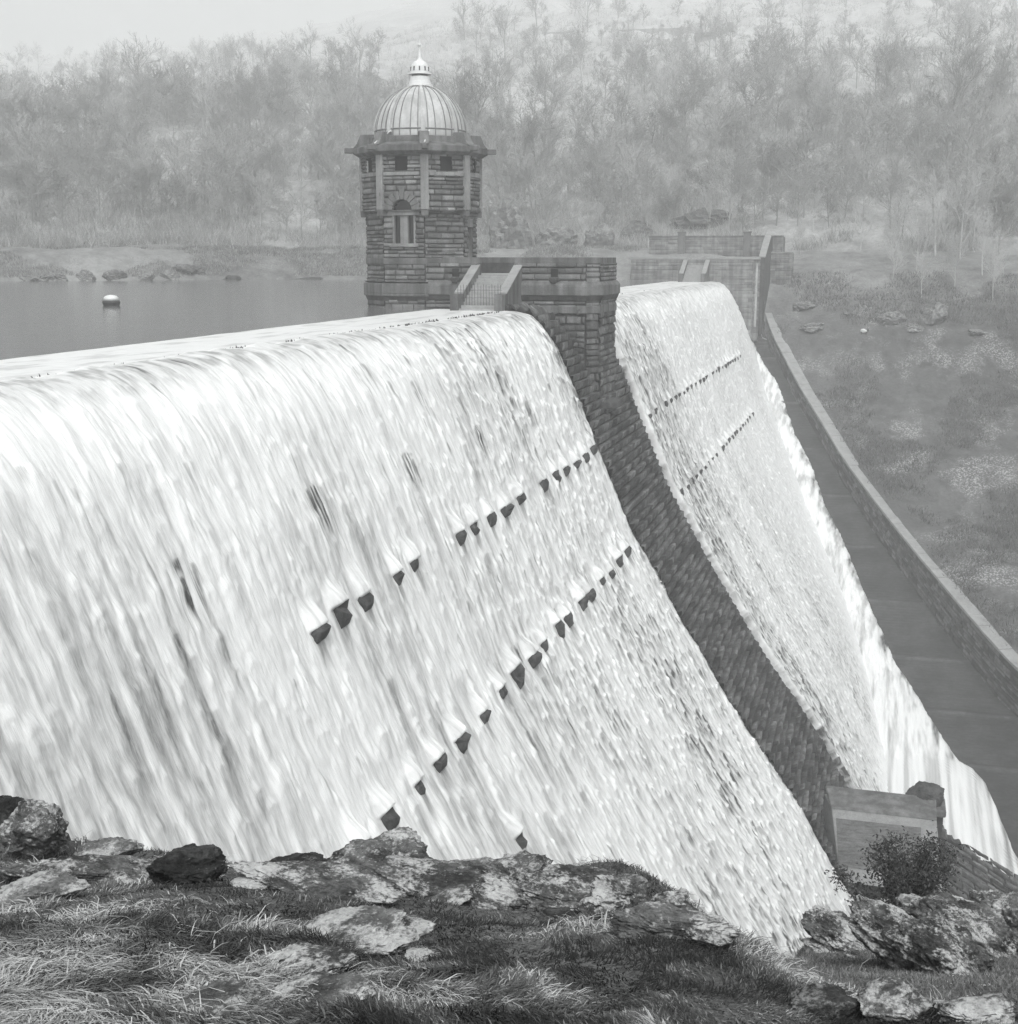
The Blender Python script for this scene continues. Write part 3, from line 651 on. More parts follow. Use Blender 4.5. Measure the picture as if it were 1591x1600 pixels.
for i in range(9):   # voussoirs
    a0, a1 = math.pi * i / 9 + .02, math.pi * (i + 1) / 9 - .02; r1 = 1.32 if i != 4 else 1.62
    pts = [(xc + r_ * math.cos(a_), 6.70 + r_ * math.sin(a_)) for r_, a_ in ((.72, a0), (r1, a0), (r1, a1), (.72, a1))]
    fan.add([(x_, yb - .17, z_) for x_, z_ in pts] + [(x_, yb + .2, z_) for x_, z_ in pts], [(0, 1, 2, 3)[::-1], (4, 5, 6, 7), (0, 1, 5, 4), (1, 2, 6, 5), (2, 3, 7, 6), (3, 0, 4, 7)])
fan = fan.build('arched_fanlight', M['tower_plain'] if 'tower_plain' in M else M['band'], tower, bevel=.03)
pts = [(xc + .74 * math.cos(a), 6.70 + .74 * math.sin(a)) for a in np.linspace(0, math.pi, 15)]
MB().add([(x_, yb + .28, z_) for x_, z_ in pts], [tuple(range(15))[::-1]]).build('pane', M['glass'], fan)
# door
xd = TC[0] + RL * math.cos(R(22.5))
dr = MB().box(xd - .32, xd - .26, 92.5, 93.5, 2.3, 5.6).build('door', M['iron'], tower)
MB().box(xd - .3, xd + .10, 92.42, 93.58, 5.6, 6.3).build('door_lintel', M['ashlar'], dr, bevel=.02)
MB().box(xd - .3, xd + .06, 92.36, 92.52, 2.3, 5.6).box(xd - .3, xd + .06, 93.48, 93.64, 2.3, 5.6).build('door_frame', M['band'], dr, bevel=.02)
# bands round the foot of the tower
def ring8(r0, r1, z0, z1): return MB().prism(octa(r0), z0, z1, octa(r1))
ring8(RL + .16, RL + .16, 3.04, 3.46).build('parapet_band', M['band'], tower, bevel=.03)
ring8(RL + .05, RL + .34, 1.72, 1.86).prism(octa(RL + .36), 1.02, 1.72).prism(octa(RL + .36), .84, 1.016, octa(RL + .36)).build('plinth_band', M['band'], tower, bevel=.04)
ring8(RL + .12, RL + .26, .5, .838).build('plinth_moulding', M['tower_plain'] if 'tower_plain' in M else M['masonry_plain'], tower, bevel=.04)

# ------------------------------------------------------------------ PIER between the two sheets of water
pier = empty('crest_pier', (0, 93, -1), 'stone pier with stairs and parapets joining the tower to the middle of the dam crest', 'pier')
Y0, Y1 = 89.55, 96.5
def outline(o=0.0, x0=-7.2, x1=4.9, ch=.75): return [(x0, Y0 - o), (x1 - ch + o * .4, Y0 - o), (x1 + o, Y0 + ch - o * .4), (x1 + o, Y1 - ch + o * .4), (x1 - ch + o * .4, Y1 + o), (x0, Y1 + o)]
pp = Panels(ch=.31, L=1.3, amp=.18, cell=.07, seed=120); OP = outline()
for a, b in zip(OP[:-1], OP[1:]):
    hol = []
    if a[0] == -7.2: hol = [(-3.25 + 7.2, -.85 + 7.2, 2.35, 3.6)]
    pp.wall(a, b, .1, 3.12, holes=hol)
pp.build('upper_wall', M['tower'], pier)
ps = Panels(ch=.46, L=1.1, amp=.30, cell=.075, seed=130); OS = outline(-.12, x0=-1.5)
for a, b in zip(OS[:-1], OS[1:]): ps.wall(a, b, -8.5, .1, lean=.02)
ps.build('shaft', M['masonry'], pier)
MB().prism(outline(-.3), -7, 2.3).build('core', M['masonry_plain'], pier)
# parapet walls (solid, 0.5 thick) with a gap at the stairs
pa = MB(); zc0, zc1 = 3.10, 3.50; o_ = .06
pa.box(-6.0, -3.3, Y0 - o_, Y0 + .5, zc0, zc1).box(-.82, 4.2, Y0 - o_, Y0 + .5, zc0, zc1).box(4.4, 4.9 + o_, Y0 + .8, Y1 - .8, zc0, zc1).box(-6.0, 4.2, Y1 - .5, Y1 + o_, zc0, zc1)
pa.hexa([(4.2, Y0 - o_, zc0), (4.9 + o_, Y0 + .8, zc0), (4.4, Y0 + .8, zc0), (4.2, Y0 + .5, zc0), (4.2, Y0 - o_, zc1), (4.9 + o_, Y0 + .8, zc1), (4.4, Y0 + .8, zc1), (4.2, Y0 + .5, zc1)])
pa.hexa([(4.4, Y1 - .8, zc0), (4.9 + o_, Y1 - .8, zc0), (4.2, Y1 + o_, zc0), (4.2, Y1 - .5, zc0), (4.4, Y1 - .8, zc1), (4.9 + o_, Y1 - .8, zc1), (4.2, Y1 + o_, zc1), (4.2, Y1 - .5, zc1)])
pa.build('parapet_coping', M['band'], pier, bevel=.02)
for bx_ in ((-6, -3.32, Y0 + .12, Y0 + .46), (-.8, 4.2, Y0 + .12, Y0 + .46), (-6, 4.2, Y1 - .46, Y1 - .12), (4.42, 4.78, Y0 + .6, Y1 - .6)): MB().box(*bx_, 2.2, 3.1).build('parapet_inside', M['masonry_plain'], pier)
MB().box(-5.5, 4.5, Y0 + .4, Y1 - .4, 2.2, 2.36).build('walkway', M['concrete'], pier)
def pband(name, o0, o1, z0, z1, m, x0=-7.0):
    MB().prism(outline(o0, x0), z0, z1, outline(o1, x0)).build(name, m, pier, bevel=.04)
pband('cornice_band', .36, .16, 1.62, 1.9, M['band']); pband('cornice_band', .36, .36, .98, 1.617, M['band']); pband('cornice_moulding', .16, .30, .62, .976, M['masonry_plain']); pband('lower_band', .14, .14, -.22, .26, M['band'], -1.0)
for xx in (2.0, -5.0):
    MB().box(xx - .34, xx + .34, Y0 - .30, Y0 + .1, 1.9, 2.18).box(xx - .18, xx + .18, Y0 - .45, Y0 - .30, 1.78, 2.15).build('spout', M['masonry_plain'], pier, bevel=.05)
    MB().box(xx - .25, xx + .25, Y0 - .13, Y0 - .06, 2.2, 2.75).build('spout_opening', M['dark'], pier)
# stairs on both sides of the pier
def stairs(parent, ytop, ybot, sgn, xa=-3.85, xb=-.28, gate=False):
    st = MB(); n = 11; zt = 2.3
    for i in range(n):
        z1 = zt * (n - i) / n; y0_ = ytop + sgn * (abs(ybot - ytop) * (i + 1) / n); ya_, yb_ = sorted((ytop - sgn * .2, y0_))
        st.box(xa + .5, xb - .5, ya_, yb_, z1 - zt / n, z1 - .003)
    st.build('stair', M['concrete'], parent, bevel=.012)
    for x0, x1 in ((xa, xa + .55), (xb - .55, xb)):
        y_t, y_b, y_f = ytop, ytop + sgn * 3.9, ybot + sgn * .25
        w = MB(); pl = [(y_t, -.2), (y_f, -.2), (y_f, 1.15), (y_b, 1.15), (y_t, 2.95)]
        vs = [(x0, y, z) for y, z in pl] + [(x1, y, z) for y, z in pl]; fs = [(0, 1, 2, 3, 4), (9, 8, 7, 6, 5)] + [(i, 5 + i, 5 + (i + 1) % 5, (i + 1) % 5) for i in range(5)]
        if sgn < 0: fs = [f[::-1] for f in fs]
        w.add(vs, fs); sp = w.build('stair_parapet', M['band'], parent, bevel=.03)
        c_ = MB(); dz = .10; e = .03
        c_.hexa([(x0 - e, y_t, 2.955), (x1 + e, y_t, 2.955), (x1 + e, y_b, 1.155), (x0 - e, y_b, 1.155), (x0 - e, y_t, 2.955 + dz), (x1 + e, y_t, 2.955 + dz), (x1 + e, y_b, 1.155 + dz), (x0 - e, y_b, 1.155 + dz)] if sgn > 0 else
                [(x0 - e, y_b, 1.155), (x1 + e, y_b, 1.155), (x1 + e, y_t, 2.955), (x0 - e, y_t, 2.955), (x0 - e, y_b, 1.155 + dz), (x1 + e, y_b, 1.155 + dz), (x1 + e, y_t, 2.955 + dz), (x0 - e, y_t, 2.955 + dz)])
        c_.build('coping', M['coping'], sp, bevel=.015)
    if gate:
        gt = MB(); yg = ytop + sgn * 4.2
        for k in range(16):
            x = xa + .3 + k * (xb - xa - .6) / 15; gt.tube((x, yg - .9 * (k % 2) * 0, .05), (x + .03 * random.uniform(-1, 1), yg, 1.75 + random.uniform(-.1, .1)), .018, n=4)
        for zz_ in (.4, .9, 1.4): gt.tube((xa + .2, yg, zz_), (xb - .2, yg, zz_), .014, n=4)
        gt.build('gate', M['iron'], parent)
stairs(pier, Y0 + .02, Y0 - 4.7, -1, gate=True); stairs(pier, Y1 - .02, Y1 + 4.7, 1)
# shelf stone at the foot of the shaft
MB().prism([(4.4, 90.0), (5.9, 90.0), (6.2, 90.6), (6.2, 92.6), (5.9, 93.2), (4.4, 93.2)], -6.7, -6.2).prism([(4.3, 90.4), (5.5, 90.4), (5.5, 92.6), (4.3, 92.6)], -8.2, -6.703).build('corbel_shelf', M['masonry_plain'], pier, bevel=.08)
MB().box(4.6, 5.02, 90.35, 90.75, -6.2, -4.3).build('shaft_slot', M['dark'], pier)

# ------------------------------------------------------------------ FAR ABUTMENT
abut = empty('abutment', (0, 187, 0), 'far stone abutment of the dam with twin pale stair parapets down to the crest', 'abutment')
fa = Panels(ch=.42, L=1.1, amp=.08, jt=.82, var=.6, warp=.3, cell=.11, seed=150)
OA = [(-11.2, 198), (-11.2, 187), (5.6, 187), (6.4, 187.8), (6.4, 200)]
for a, b in zip(OA[:-1], OA[1:]): fa.wall(a, b, -8, 3.05)
fa.build('wall', M['farwall'], abut)
MB().box(-11, 6.2, 187.3, 199.5, -6, 2.6).build('fill', M['hill'], abut)
MB().box(-11.3, -3.3, 186.9, 187.45, 3.05, 3.4).box(-.82, 6.5, 186.9, 187.45, 3.05, 3.4).box(5.95, 6.5, 187.45, 190, 3.05, 3.4).build('coping', M['coping'], abut, bevel=.03)
stairs(abut, 187.0, 182.4, -1)
# sloping parapet climbing to the road
w = MB(); pl = [(188.2, -7), (200.2, -1), (200.2, 6.2), (196.0, 6.2), (188.2, 3.3)]
vs = [(6.3, y, z) for y, z in pl] + [(7.0, y, z) for y, z in pl]; w.add(vs, [(0, 1, 2, 3, 4)[::-1], (9, 8, 7, 6, 5)[::-1]] + [(i, 5 + i, 5 + (i + 1) % 5, (i + 1) % 5)[::-1] for i in range(5)]); w.build('ramp_parapet', M['masonry_plain'], abut)
MB().hexa([(6.2, 188.2, 3.31), (7.1, 188.2, 3.31), (7.1, 196, 6.21), (6.2, 196, 6.21), (6.2, 188.2, 3.5), (7.1, 188.2, 3.5), (7.1, 196, 6.4), (6.2, 196, 6.4)]).build('ramp_coping', M['coping'], abut, bevel=.03)
# road wall behind
rw = empty('road_wall', (-3, 200, 4), 'low stone wall with square posts along the road above the far abutment', 'wall')
wr = Panels(ch=.36, L=1.0, amp=.07, jt=.82, var=.6, warp=.3, cell=.12, seed=170); wr.wall((-11, 200), (8.4, 200.0), 2.2, 6.2); wr.wall((8.4, 200), (8.4, 204), 2.2, 6.2); wr.build('wall', M['farwall'], rw)
MB().box(-11.1, 8.5, 199.9, 200.5, 6.2, 6.42).build('coping', M['band'], rw, bevel=.03)
for x in (-6.2, 3.3): MB().box(x - .5, x + .5, 199.7, 200.6, 2.5, 6.8).box(x - .6, x + .6, 199.6, 200.7, 6.803, 7.0).build('post', M['farpost'], rw, bevel=.04)
lw2 = empty('retaining_wall', (9.5, 194, 2), 'short low stone wall on the grass just right of the far abutment', 'wall')
wl = Panels(ch=.36, L=1.0, amp=.07, jt=.82, var=.6, warp=.3, cell=.12, seed=180); wl.wall((7.0, 197.5), (10.0, 197.5), -2.0, 3.9); wl.wall((10.0, 197.5), (10.0, 200), -2.0, 3.9); wl.build('wall', M['farwall'], lw2)
MB().box(6.9, 10.1, 197.4, 198.0, 3.9, 4.08).build('coping', M['coping'], lw2, bevel=.03)

# ------------------------------------------------------------------ outlet house at the foot of the dam
vh = empty('outlet_house', (25.2, 87.5, -38), 'squat concrete outlet house at the foot of the dry masonry strip', 'outlet house')
vx0, vx1, vy0, vy1, vz0, vz1 = 21.9, 28.5, 86.0, 88.7, -37.3, -32.3
fr = MB(); ba = .11
fr.hexa([(vx0 + .75, vy0, vz0), (vx1 + .7, vy0, vz0), (vx1 + .7, vy1, vz0), (vx0 - .5, vy1, vz0), (vx0, vy0 + .25, vz1), (vx1, vy0 + .25, vz1), (vx1, vy1, vz1), (vx0 - .6, vy1, vz1)])
fr.build('walls', M['concrete'], vh, bevel=.05)
m, nt, b = new_mat('board_marked_render'); t = NT(nt); p = t.geo(); a_ = t.noise(t.mapping(p, (.8, .8, 4.2)), 1.0, 6, .75); f_ = t.noise(p, 9, 4, .7)
v_ = t.math('ADD', t.math('MULTIPLY', a_, .7), t.math('MULTIPLY', f_, .3)); nt.links.new(t.ramp(v_, [(.36, .05), (.64, .22)]), b.inputs['Base Color']); b.inputs['Roughness'].default_value = .9; t.bump(v_, .5, .04, b); M['render'] = m
MB().hexa([(vx0 + .62, vy0 - .03, vz0 + 1.15), (vx1 - .9, vy0 - .03, vz0 + 1.15), (vx1 - .9, vy0 + .3, vz0 + 1.15), (vx0 + .62, vy0 + .3, vz0 + 1.15), (vx0 + .3, vy0 + .19, vz1 - .62), (vx1 - .9, vy0 + .19, vz1 - .62), (vx1 - .9, vy0 + .4, vz1 - .62), (vx0 + .3, vy0 + .4, vz1 - .62)]).build('front_panel', M['render'], vh)
MB().hexa([(vx0 - .05, vy0 + .2, vz1), (vx1 + .05, vy0 + .2, vz1 - .05), (vx1 + .05, vy1, vz1 + .45), (vx0 - .6, vy1, vz1 + .5), (vx0, vy0 + .3, vz1 + .1), (vx1, vy0 + .3, vz1 + .05), (vx1, vy1, vz1 + .55), (vx0 - .5, vy1, vz1 + .62)]).build('roof_slab', M['band'], vh, bevel=.04)
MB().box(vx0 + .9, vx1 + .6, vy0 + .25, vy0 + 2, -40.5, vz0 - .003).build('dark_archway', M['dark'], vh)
MB().box(vx0 + 3.4, vx1 + .9, vy0 - .1, vy0 + 2.2, -40.5, vz0 - .9).build('footing', M['concrete'], vh, bevel=.05)
pl_ = empty('stone_pillar', (28.2, 89.5, -38), 'dark stone pillar with a rough domed cap behind the outlet house', 'pillar')
MB().box(27.9, 29.05, 88.6, 90.2, -38.5, -33.1).box(28.2, 29.3, 88.4, 90.0, -38.5, -34.6).build('shaft', M['masonry_plain'], pl_, bevel=.08)
MB().box(26.5, 29.2, 88.2, 90.6, -32.95, -32.45).build('shelf', M['band'], pl_, bevel=.12)
def rock_mesh(name, sx, sy, sz, seed, sub=5, rough=.35, strat=.25, flat=0.0, ang=.5):
    import bmesh
    bm = bmesh.new(); bmesh.ops.create_icosphere(bm, subdivisions=sub, radius=1.0); co = np.array([v.co for v in bm.verts]); fs = [[v.index for v in f.verts] for f in bm.faces]; bm.free()
    r = np.random.default_rng(seed); o = r.random(3) * 50
    n = co / np.linalg.norm(co, axis=1)[:, None]
    # blocky: push towards a few random planes
    d = np.ones(len(co))
    for _ in range(9):
        pn = r.normal(size=3); pn /= np.linalg.norm(pn); h = r.uniform(.55, .95); dot = n @ pn
        d = np.where(dot > .05, np.minimum(d, h / np.maximum(dot, .05)), d)
    d = d * (1 + rough * (fbm(*(n * 1.6 + o).T, 4, seed) - .5))
    ca, sa = math.cos(ang), math.sin(ang); lay = (n[:, 0] * sa + n[:, 2] * ca) * d
    ly = lay * 6 + fbm(*(n * 2 + o).T, 3, seed + 4) * 2; st = ly - np.floor(ly)
    o2 = o; nn = n; n = n * np.array([sx, sy, sz]) / (sx * sy * sz) ** (1 / 3)
    d = d * (1 + strat * (np.abs(st - .5) - .25) * .35) * (1 - .16 * np.abs(2 * fbm(*(n * 3.2 + o).T, 4, seed + 8, .6) - 1)) * (1 - .10 * np.abs(2 * fbm(*(n * 9 + o).T, 3, seed + 9, .6) - 1)) * (1 + .05 * (fbm(*(n * 22 + o).T, 3, seed + 10, .6) - .5))
    v = nn * d[:, None] * np.array([sx, sy, sz])
    return np_mesh(name, v, np.array(fs), smooth=False if sub < 5 else True)
cme = rock_mesh('cap', 1.28, 1.2, 1.0, 3, 5); co_ = link('cap', cme, M['masonry_plain'], pl_); co_.location = Vector((27.85, 89.4, -31.95)) ; co_.matrix_parent_inverse = pl_.matrix_world.inverted()
# dark stone apron with trickles beside the outlet house
ap_ = Panels(ch=.85, L=1.4, amp=.5, cell=.09, seed=210, jt=.25, var=1.4)
U, VV = np.meshgrid(np.linspace(29.2, 44, 200), np.linspace(0, 30, 330)); YS = np.interp(U, [26, 27.85, 30.5, 35, 44], [121, 117, 108, 102.5, 96]); ZS = floor_z(YS) + .45
stepz = np.floor(VV / 1.7) * .26 + .26 * ss(.8, 1.0, (VV / 1.7) % 1.0)
ap_.surf(np.stack([U, YS - VV, ZS - stepz], -1), np.broadcast_to(np.array([0, -.2, .98]), U.shape + (3,)), U, VV + 9)
o = ap_.build('stone_apron', M['masonry']); tag(o, kind='structure')
# ------------------------------------------------------------------ buoy and debris on the crest
bu = empty('buoy', (-30.6, 87.2, .16), 'white domed buoy with a dark ring floating alone on the reservoir', 'buoy')
MB().lathe((-30.6, 87.2), [(.5, -.1), (.62, .2), (.66, .3), (.6, .42), (.5, .44)], 28).build('ring', M['iron'], bu, smooth=False)
MB().lathe((-30.6, 87.2), [(.56, .42), (.52, .62), (.40, .74), (.2, .80), (.03, .82)], 28).build('float', M['white'], bu, smooth=True)
r = np.random.default_rng(12); V = []; F = []
for k in range(420):
    y = 28 + 55 * r.random() if k < 360 else 103 + 40 * r.random(); cl = vnoise(np.array([y * .6]), np.array([0.]), None, 4)[0]
    if cl < .42: continue
    h = r.uniform(.0, .085) * (1.8 if r.random() < .08 else 1); x = r.uniform(-.15, .15); w = r.uniform(.02, .06) * (1.8 if r.random() < .15 else 1); b = len(V); tx, ty = r.normal(0, .05, 2)
    V += [(x - w, y, .08), (x + w, y - w, .08), (x + w, y + w, .08), (x + tx, y + ty, .16 + h)]; F += [(b, b + 1, b + 3), (b + 1, b + 2, b + 3), (b + 2, b, b + 3)]
o = link('weed_tufts', np_mesh('weed_tufts', V, F, smooth=False), M['iron']); tag(o, 'thin dark line of weed and twigs caught along the dam lip', 'weeds', kind='stuff')

# ------------------------------------------------------------------ trees
def tree_mesh(seed, height, spread, trunk_r, up, nl=(7, 6, 5, 4), minr=.018):
    r = np.random.default_rng(seed); segs = []
    def grow(p, d, L, rad, lev):
        n = 3 if lev < 2 else 2; p0 = p; pts = [p]
        for i in range(n):
            d = d + r.normal(0, .16 if lev else .06, 3) + np.array([0, 0, up * .12]); d /= np.linalg.norm(d)
            p1 = p0 + d * L / n; r0 = rad * (1 - .55 * i / n); r1 = rad * (1 - .55 * (i + 1) / n); segs.append((p0, p1, max(r0, minr), max(r1, minr), lev)); p0 = p1; pts.append(p1)
        if lev >= 4: return
        for k in range(nl[lev]):
            t = (.28 + .72 * (k + r.random()) / nl[lev]) if lev == 0 else (.25 + .75 * r.random()); i = min(n - 1, int(t * n)); f = t * n - i
            q = pts[i] + (pts[i + 1] - pts[i]) * f; az = r.uniform(0, 6.283) if lev else 6.283 * k / nl[0] + r.uniform(-.5, .5)
            el = r.uniform(.35, .95) if lev == 0 else r.uniform(.3, .9); a = np.cross(d, [0.3, .2, 1.0]); a /= np.linalg.norm(a); b = np.cross(d, a)
            nd = d * math.cos(el) + (a * math.cos(az) + b * math.sin(az)) * math.sin(el) * spread
            nd /= np.linalg.norm(nd); grow(q, nd, L * r.uniform(.45, .68), rad * (1 - .5 * t) * r.uniform(.42, .6), lev + 1)
    grow(np.zeros(3), np.array([r.normal(0, .06), r.normal(0, .06), 1.0]), height * .62, trunk_r, 0)
    def prisms(S):
        p = np.array([s[0] for s in S]); q = np.array([s[1] for s in S]); ra = np.array([s[2] for s in S]); rb = np.array([s[3] for s in S])
        d = q - p; d /= np.linalg.norm(d, axis=1)[:, None] + 1e-9; a = np.cross(d, np.array([.31, .77, .22])); a /= np.linalg.norm(a, axis=1)[:, None] + 1e-9; b = np.cross(d, a)
        vs = []
        for base, rad in ((p, ra), (q, rb)):
            for k in range(3):
                an = 2.0944 * k; vs.append(base + (a * math.cos(an) + b * math.sin(an)) * rad[:, None])
        V = np.stack(vs, 1).reshape(-1, 3); i0 = np.arange(len(S))[:, None] * 6
        F = np.concatenate([i0 + np.array([k, (k + 1) % 3, 3 + (k + 1) % 3, 3 + k]) for k in range(3)], 0); return V, F
    return prisms([s for s in segs if s[4] <= 1]), prisms([s for s in segs if s[4] > 1])
KINDS = []
for k, (sd, hgt, spr, tr, up, pale) in enumerate([(1, 9.0, 1.1, .16, .8, 0), (2, 11.0, 1.0, .20, .9, 0), (3, 8.0, 1.35, .17, .4, 0), (4, 10.0, .75, .12, 1.3, 1), (5, 12.5, 1.05, .22, .8, 0), (6, 7.0, 1.2, .12, .7, 0), (7, 9.5, .7, .11, 1.2, 1)]):
    (tv, tf), (cv, cf) = tree_mesh(sd, hgt, spr, tr, up, nl=(8, 6, 4, 3), minr=.015)
    mt, mc = np_mesh('trunk', tv, tf, smooth=False), np_mesh('crown', cv, cf, smooth=False)
    av, af = np.concatenate([tv, cv]), np.concatenate([tf, cf + len(tv)]); ma = np_mesh('bare_tree', av, af, smooth=False)
    mt.materials.append(M['birch'] if pale else M['bark']); tw_ = M['palet'] if pale else M['twig_dark' if k in (1, 2, 5) else 'twig']; mc.materials.append(tw_); ma.materials.append(tw_)
    KINDS.append((mt, mc, ma, pale, hgt))
def hit(u, v, t0=60.0, t1=1100.0):
    d = ray(u, v); hd = math.hypot(d[0], d[1]); t = np.linspace(t0, t1, 2600) / hd; P = CAM + d * t[:, None]
    b = P[:, 2] < far_z(P[:, 0], P[:, 1]); i = int(np.argmax(b)) if b.any() else -1; return P[i] if i >= 0 else None
def place_tree(x, y, kind, sc, rz, label, group, parts):
    mt, mc, ma, pale, hgt = KINDS[kind]; z = float(far_z(x, y)) - .25
    if parts:
        e_ = bpy.data.objects.new('bare_tree', None); COL.objects.link(e_); e_.location = (x, y, z); e_.rotation_euler = (0, 0, rz); e_.scale = (sc,) * 3; tag(e_, label, 'tree', group)
        for nm, me in (('trunk', mt), ('crown', mc)):
            o = bpy.data.objects.new(nm, me); COL.objects.link(o); o.parent = e_
    else:
        o = bpy.data.objects.new('bare_tree', ma); COL.objects.link(o); o.location = (x, y, z); o.rotation_euler = (0, 0, rz); o.scale = (sc,) * 3; tag(o, label, 'tree', group)
r = np.random.default_rng(31); placed = 0; guard = 0
LB = ('bare grey winter tree in the misty wood on the far hillside', 'slender pale-barked birch in the misty wood on the far hillside')
while placed < 268 and guard < 9000:
    guard += 1; u = r.uniform(-60, 1660); v = 388 - 368 * r.random() ** 1.05
    if abs(u - 660) < 50 and v < 150: continue
    if u < 650: v = max(v, 92 + 150 * r.random() ** 1.6)
    if v < 110 and u > 800 and r.random() < .4: continue
    P = hit(u, v)
    if P is None or P[1] - float(shore_y(P[0])) < 29: continue
    kd = int(r.integers(0, 7)); sc = r.uniform(.75, 1.25) * (1.0 if P[1] < 260 else 1.15)
    if P[1] < 255: kd = int(r.choice([0, 2, 3, 5, 6])); sc *= .8
    place_tree(P[0], P[1], kd, sc, r.uniform(0, 6.28), LB[KINDS[kd][3]], 'birches in the far wood' if KINDS[kd][3] else 'bare trees of the far wood', P[1] < 268); placed += 1
LR = ('bare pale tree on the grass bank right of the far abutment',)
for (u, v, kd, sc) in ((1400, 418, 3, .95), (1432, 425, 6, .9), (1462, 400, 3, 1.1), (1500, 405, 6, 1.15), (1535, 430, 3, .85), (1560, 395, 5, 1.1), (1345, 392, 6, .8), (1440, 466, 3, .6), (1492, 452, 6, .75), (1552, 470, 3, .7), (1395, 440, 6, .55), (1250, 398, 3, .5), (1520, 385, 6, 1.2)):
    P = hit(u, v)
    if P is not None: place_tree(P[0], P[1], kd, sc, r.uniform(0, 6.28), LR[0], 'pale trees on the right bank', True)
# the rest of the wood, seen only as one grey mass between the nearer trees
LOW = []
for k in range(4):
    (tv, tf), (cv, cf) = tree_mesh(40 + k, (8, 10, 7, 11)[k], (1.1, .9, 1.3, 1.0)[k], .15, .7, nl=(8, 5, 4, 2), minr=.024); LOW.append((np.concatenate([tv, cv]), np.concatenate([tf, cf + len(tv)])))
WV = []; WF = []; nv = 0; cnt = 0; guard = 0
while cnt < 820 and guard < 9000:
    guard += 1; u = r.uniform(-60, 1660); v = 388 - 372 * r.random() ** .95
    if abs(u - 660) < 50 and v < 150: continue
    if u < 650: v = max(v, 96 + 150 * r.random() ** 1.6)
    if u > 750 and v < 215 and r.random() < .25: continue
    P = hit(u, v)
    if P is None or P[1] - float(shore_y(P[0])) < 30: continue
    tv, tf = LOW[int(r.integers(0, 4))]; an = r.uniform(0, 6.28); sc = r.uniform(.7, 1.2); ca, sa = math.cos(an) * sc, math.sin(an) * sc
    WV.append(np.stack([P[0] + tv[:, 0] * ca - tv[:, 1] * sa, P[1] + tv[:, 0] * sa + tv[:, 1] * ca, P[2] - .3 + tv[:, 2] * sc], -1)); WF.append(tf + nv); nv += len(tv); cnt += 1
o = link('wood', np_mesh('wood', np.concatenate(WV), np.concatenate(WF), smooth=False), M['twig']); tag(o, 'dense bare wood merging into fog on the far hillside', 'wood', kind='stuff')
# undergrowth: brush too dense to count
def brush(n, sampler, hmin, hmax, seed, tones):
    r = np.random.default_rng(seed); P = sampler(r, n); n = len(P); k = 7
    base = np.repeat(P, k, 0) + np.concatenate([r.normal(0, .5, (n * k, 2)), np.zeros((n * k, 1))], 1)
    h = r.uniform(hmin, hmax, n * k); d = np.concatenate([r.normal(0, .55, (n * k, 2)), np.ones((n * k, 1))], 1); d /= np.linalg.norm(d, axis=1)[:, None]
    w = np.concatenate([r.normal(0, 1, (n * k, 2)), np.zeros((n * k, 1))], 1); w /= np.linalg.norm(w, axis=1)[:, None]; w *= .035
    V = np.stack([base - w, base + w, base + d * h[:, None]], 1).reshape(-1, 3); F = np.arange(n * k * 3).reshape(-1, 3)
    tone = np.repeat(np.repeat(r.choice(tones, n), k) * r.uniform(.7, 1.3, n * k), 3)
    tone = tone * np.repeat(np.where(base[:, 0] < 0, 1.0 if hmax > 2 else 1.8, 1.0), 3)
    return np_mesh('undergrowth', V, F, {'tone': ('FLOAT', tone)}, smooth=False)
def samp(r, n):
    az = r.uniform(-.68, .14, n); q = 26 + 420 * r.random(n) ** 1.7; X = np.zeros(n); Y = np.zeros(n)
    rad = np.full(n, 210.)
    for _ in range(12):
        X = CAM[0] + np.sin(az) * rad; Y = np.cos(az) * rad; rad = rad + (q - (Y - shore_y(X))) * .9
    X = CAM[0] + np.sin(az) * rad; Y = np.cos(az) * rad
    keep = fbm(X * .06, Y * .06, None, 3, 44) > .40; X, Y = X[keep], Y[keep]
    return np.stack([X, Y, far_z(X, Y) - .1], -1)
o = link('undergrowth', brush(56000, samp, .6, 3.2, 3, [.22, .3, .4, .5]), M['blade']); tag(o, 'tangled brush and bracken covering the misty hillside', 'undergrowth', kind='stuff')
def samp2(r, n):
    Y = r.uniform(95, 200, n); X = wall_x(np.minimum(Y, 189)) + 2 + 60 * r.random(n); keep = (fbm(X * .15, Y * .15, None, 3, 46) > .46); X, Y = X[keep], Y[keep]
    X2 = r.uniform(-100, -14, n // 3); Y2 = shore_y(X2) + 1.5 + 20 * r.random(n // 3); k2 = fbm(X2 * .12, Y2 * .12, None, 3, 48) > .48; X, Y = np.concatenate([X, X2[k2]]), np.concatenate([Y, Y2[k2]])
    return np.stack([X, Y, far_z(X, Y) - .05], -1)
o = link('rough_grass', brush(60000, samp2, .12, .8, 4, [.05, .08, .12, .2]), M['blade']); tag(o, 'rough grass on the bank beyond the training wall', 'grass', kind='stuff')

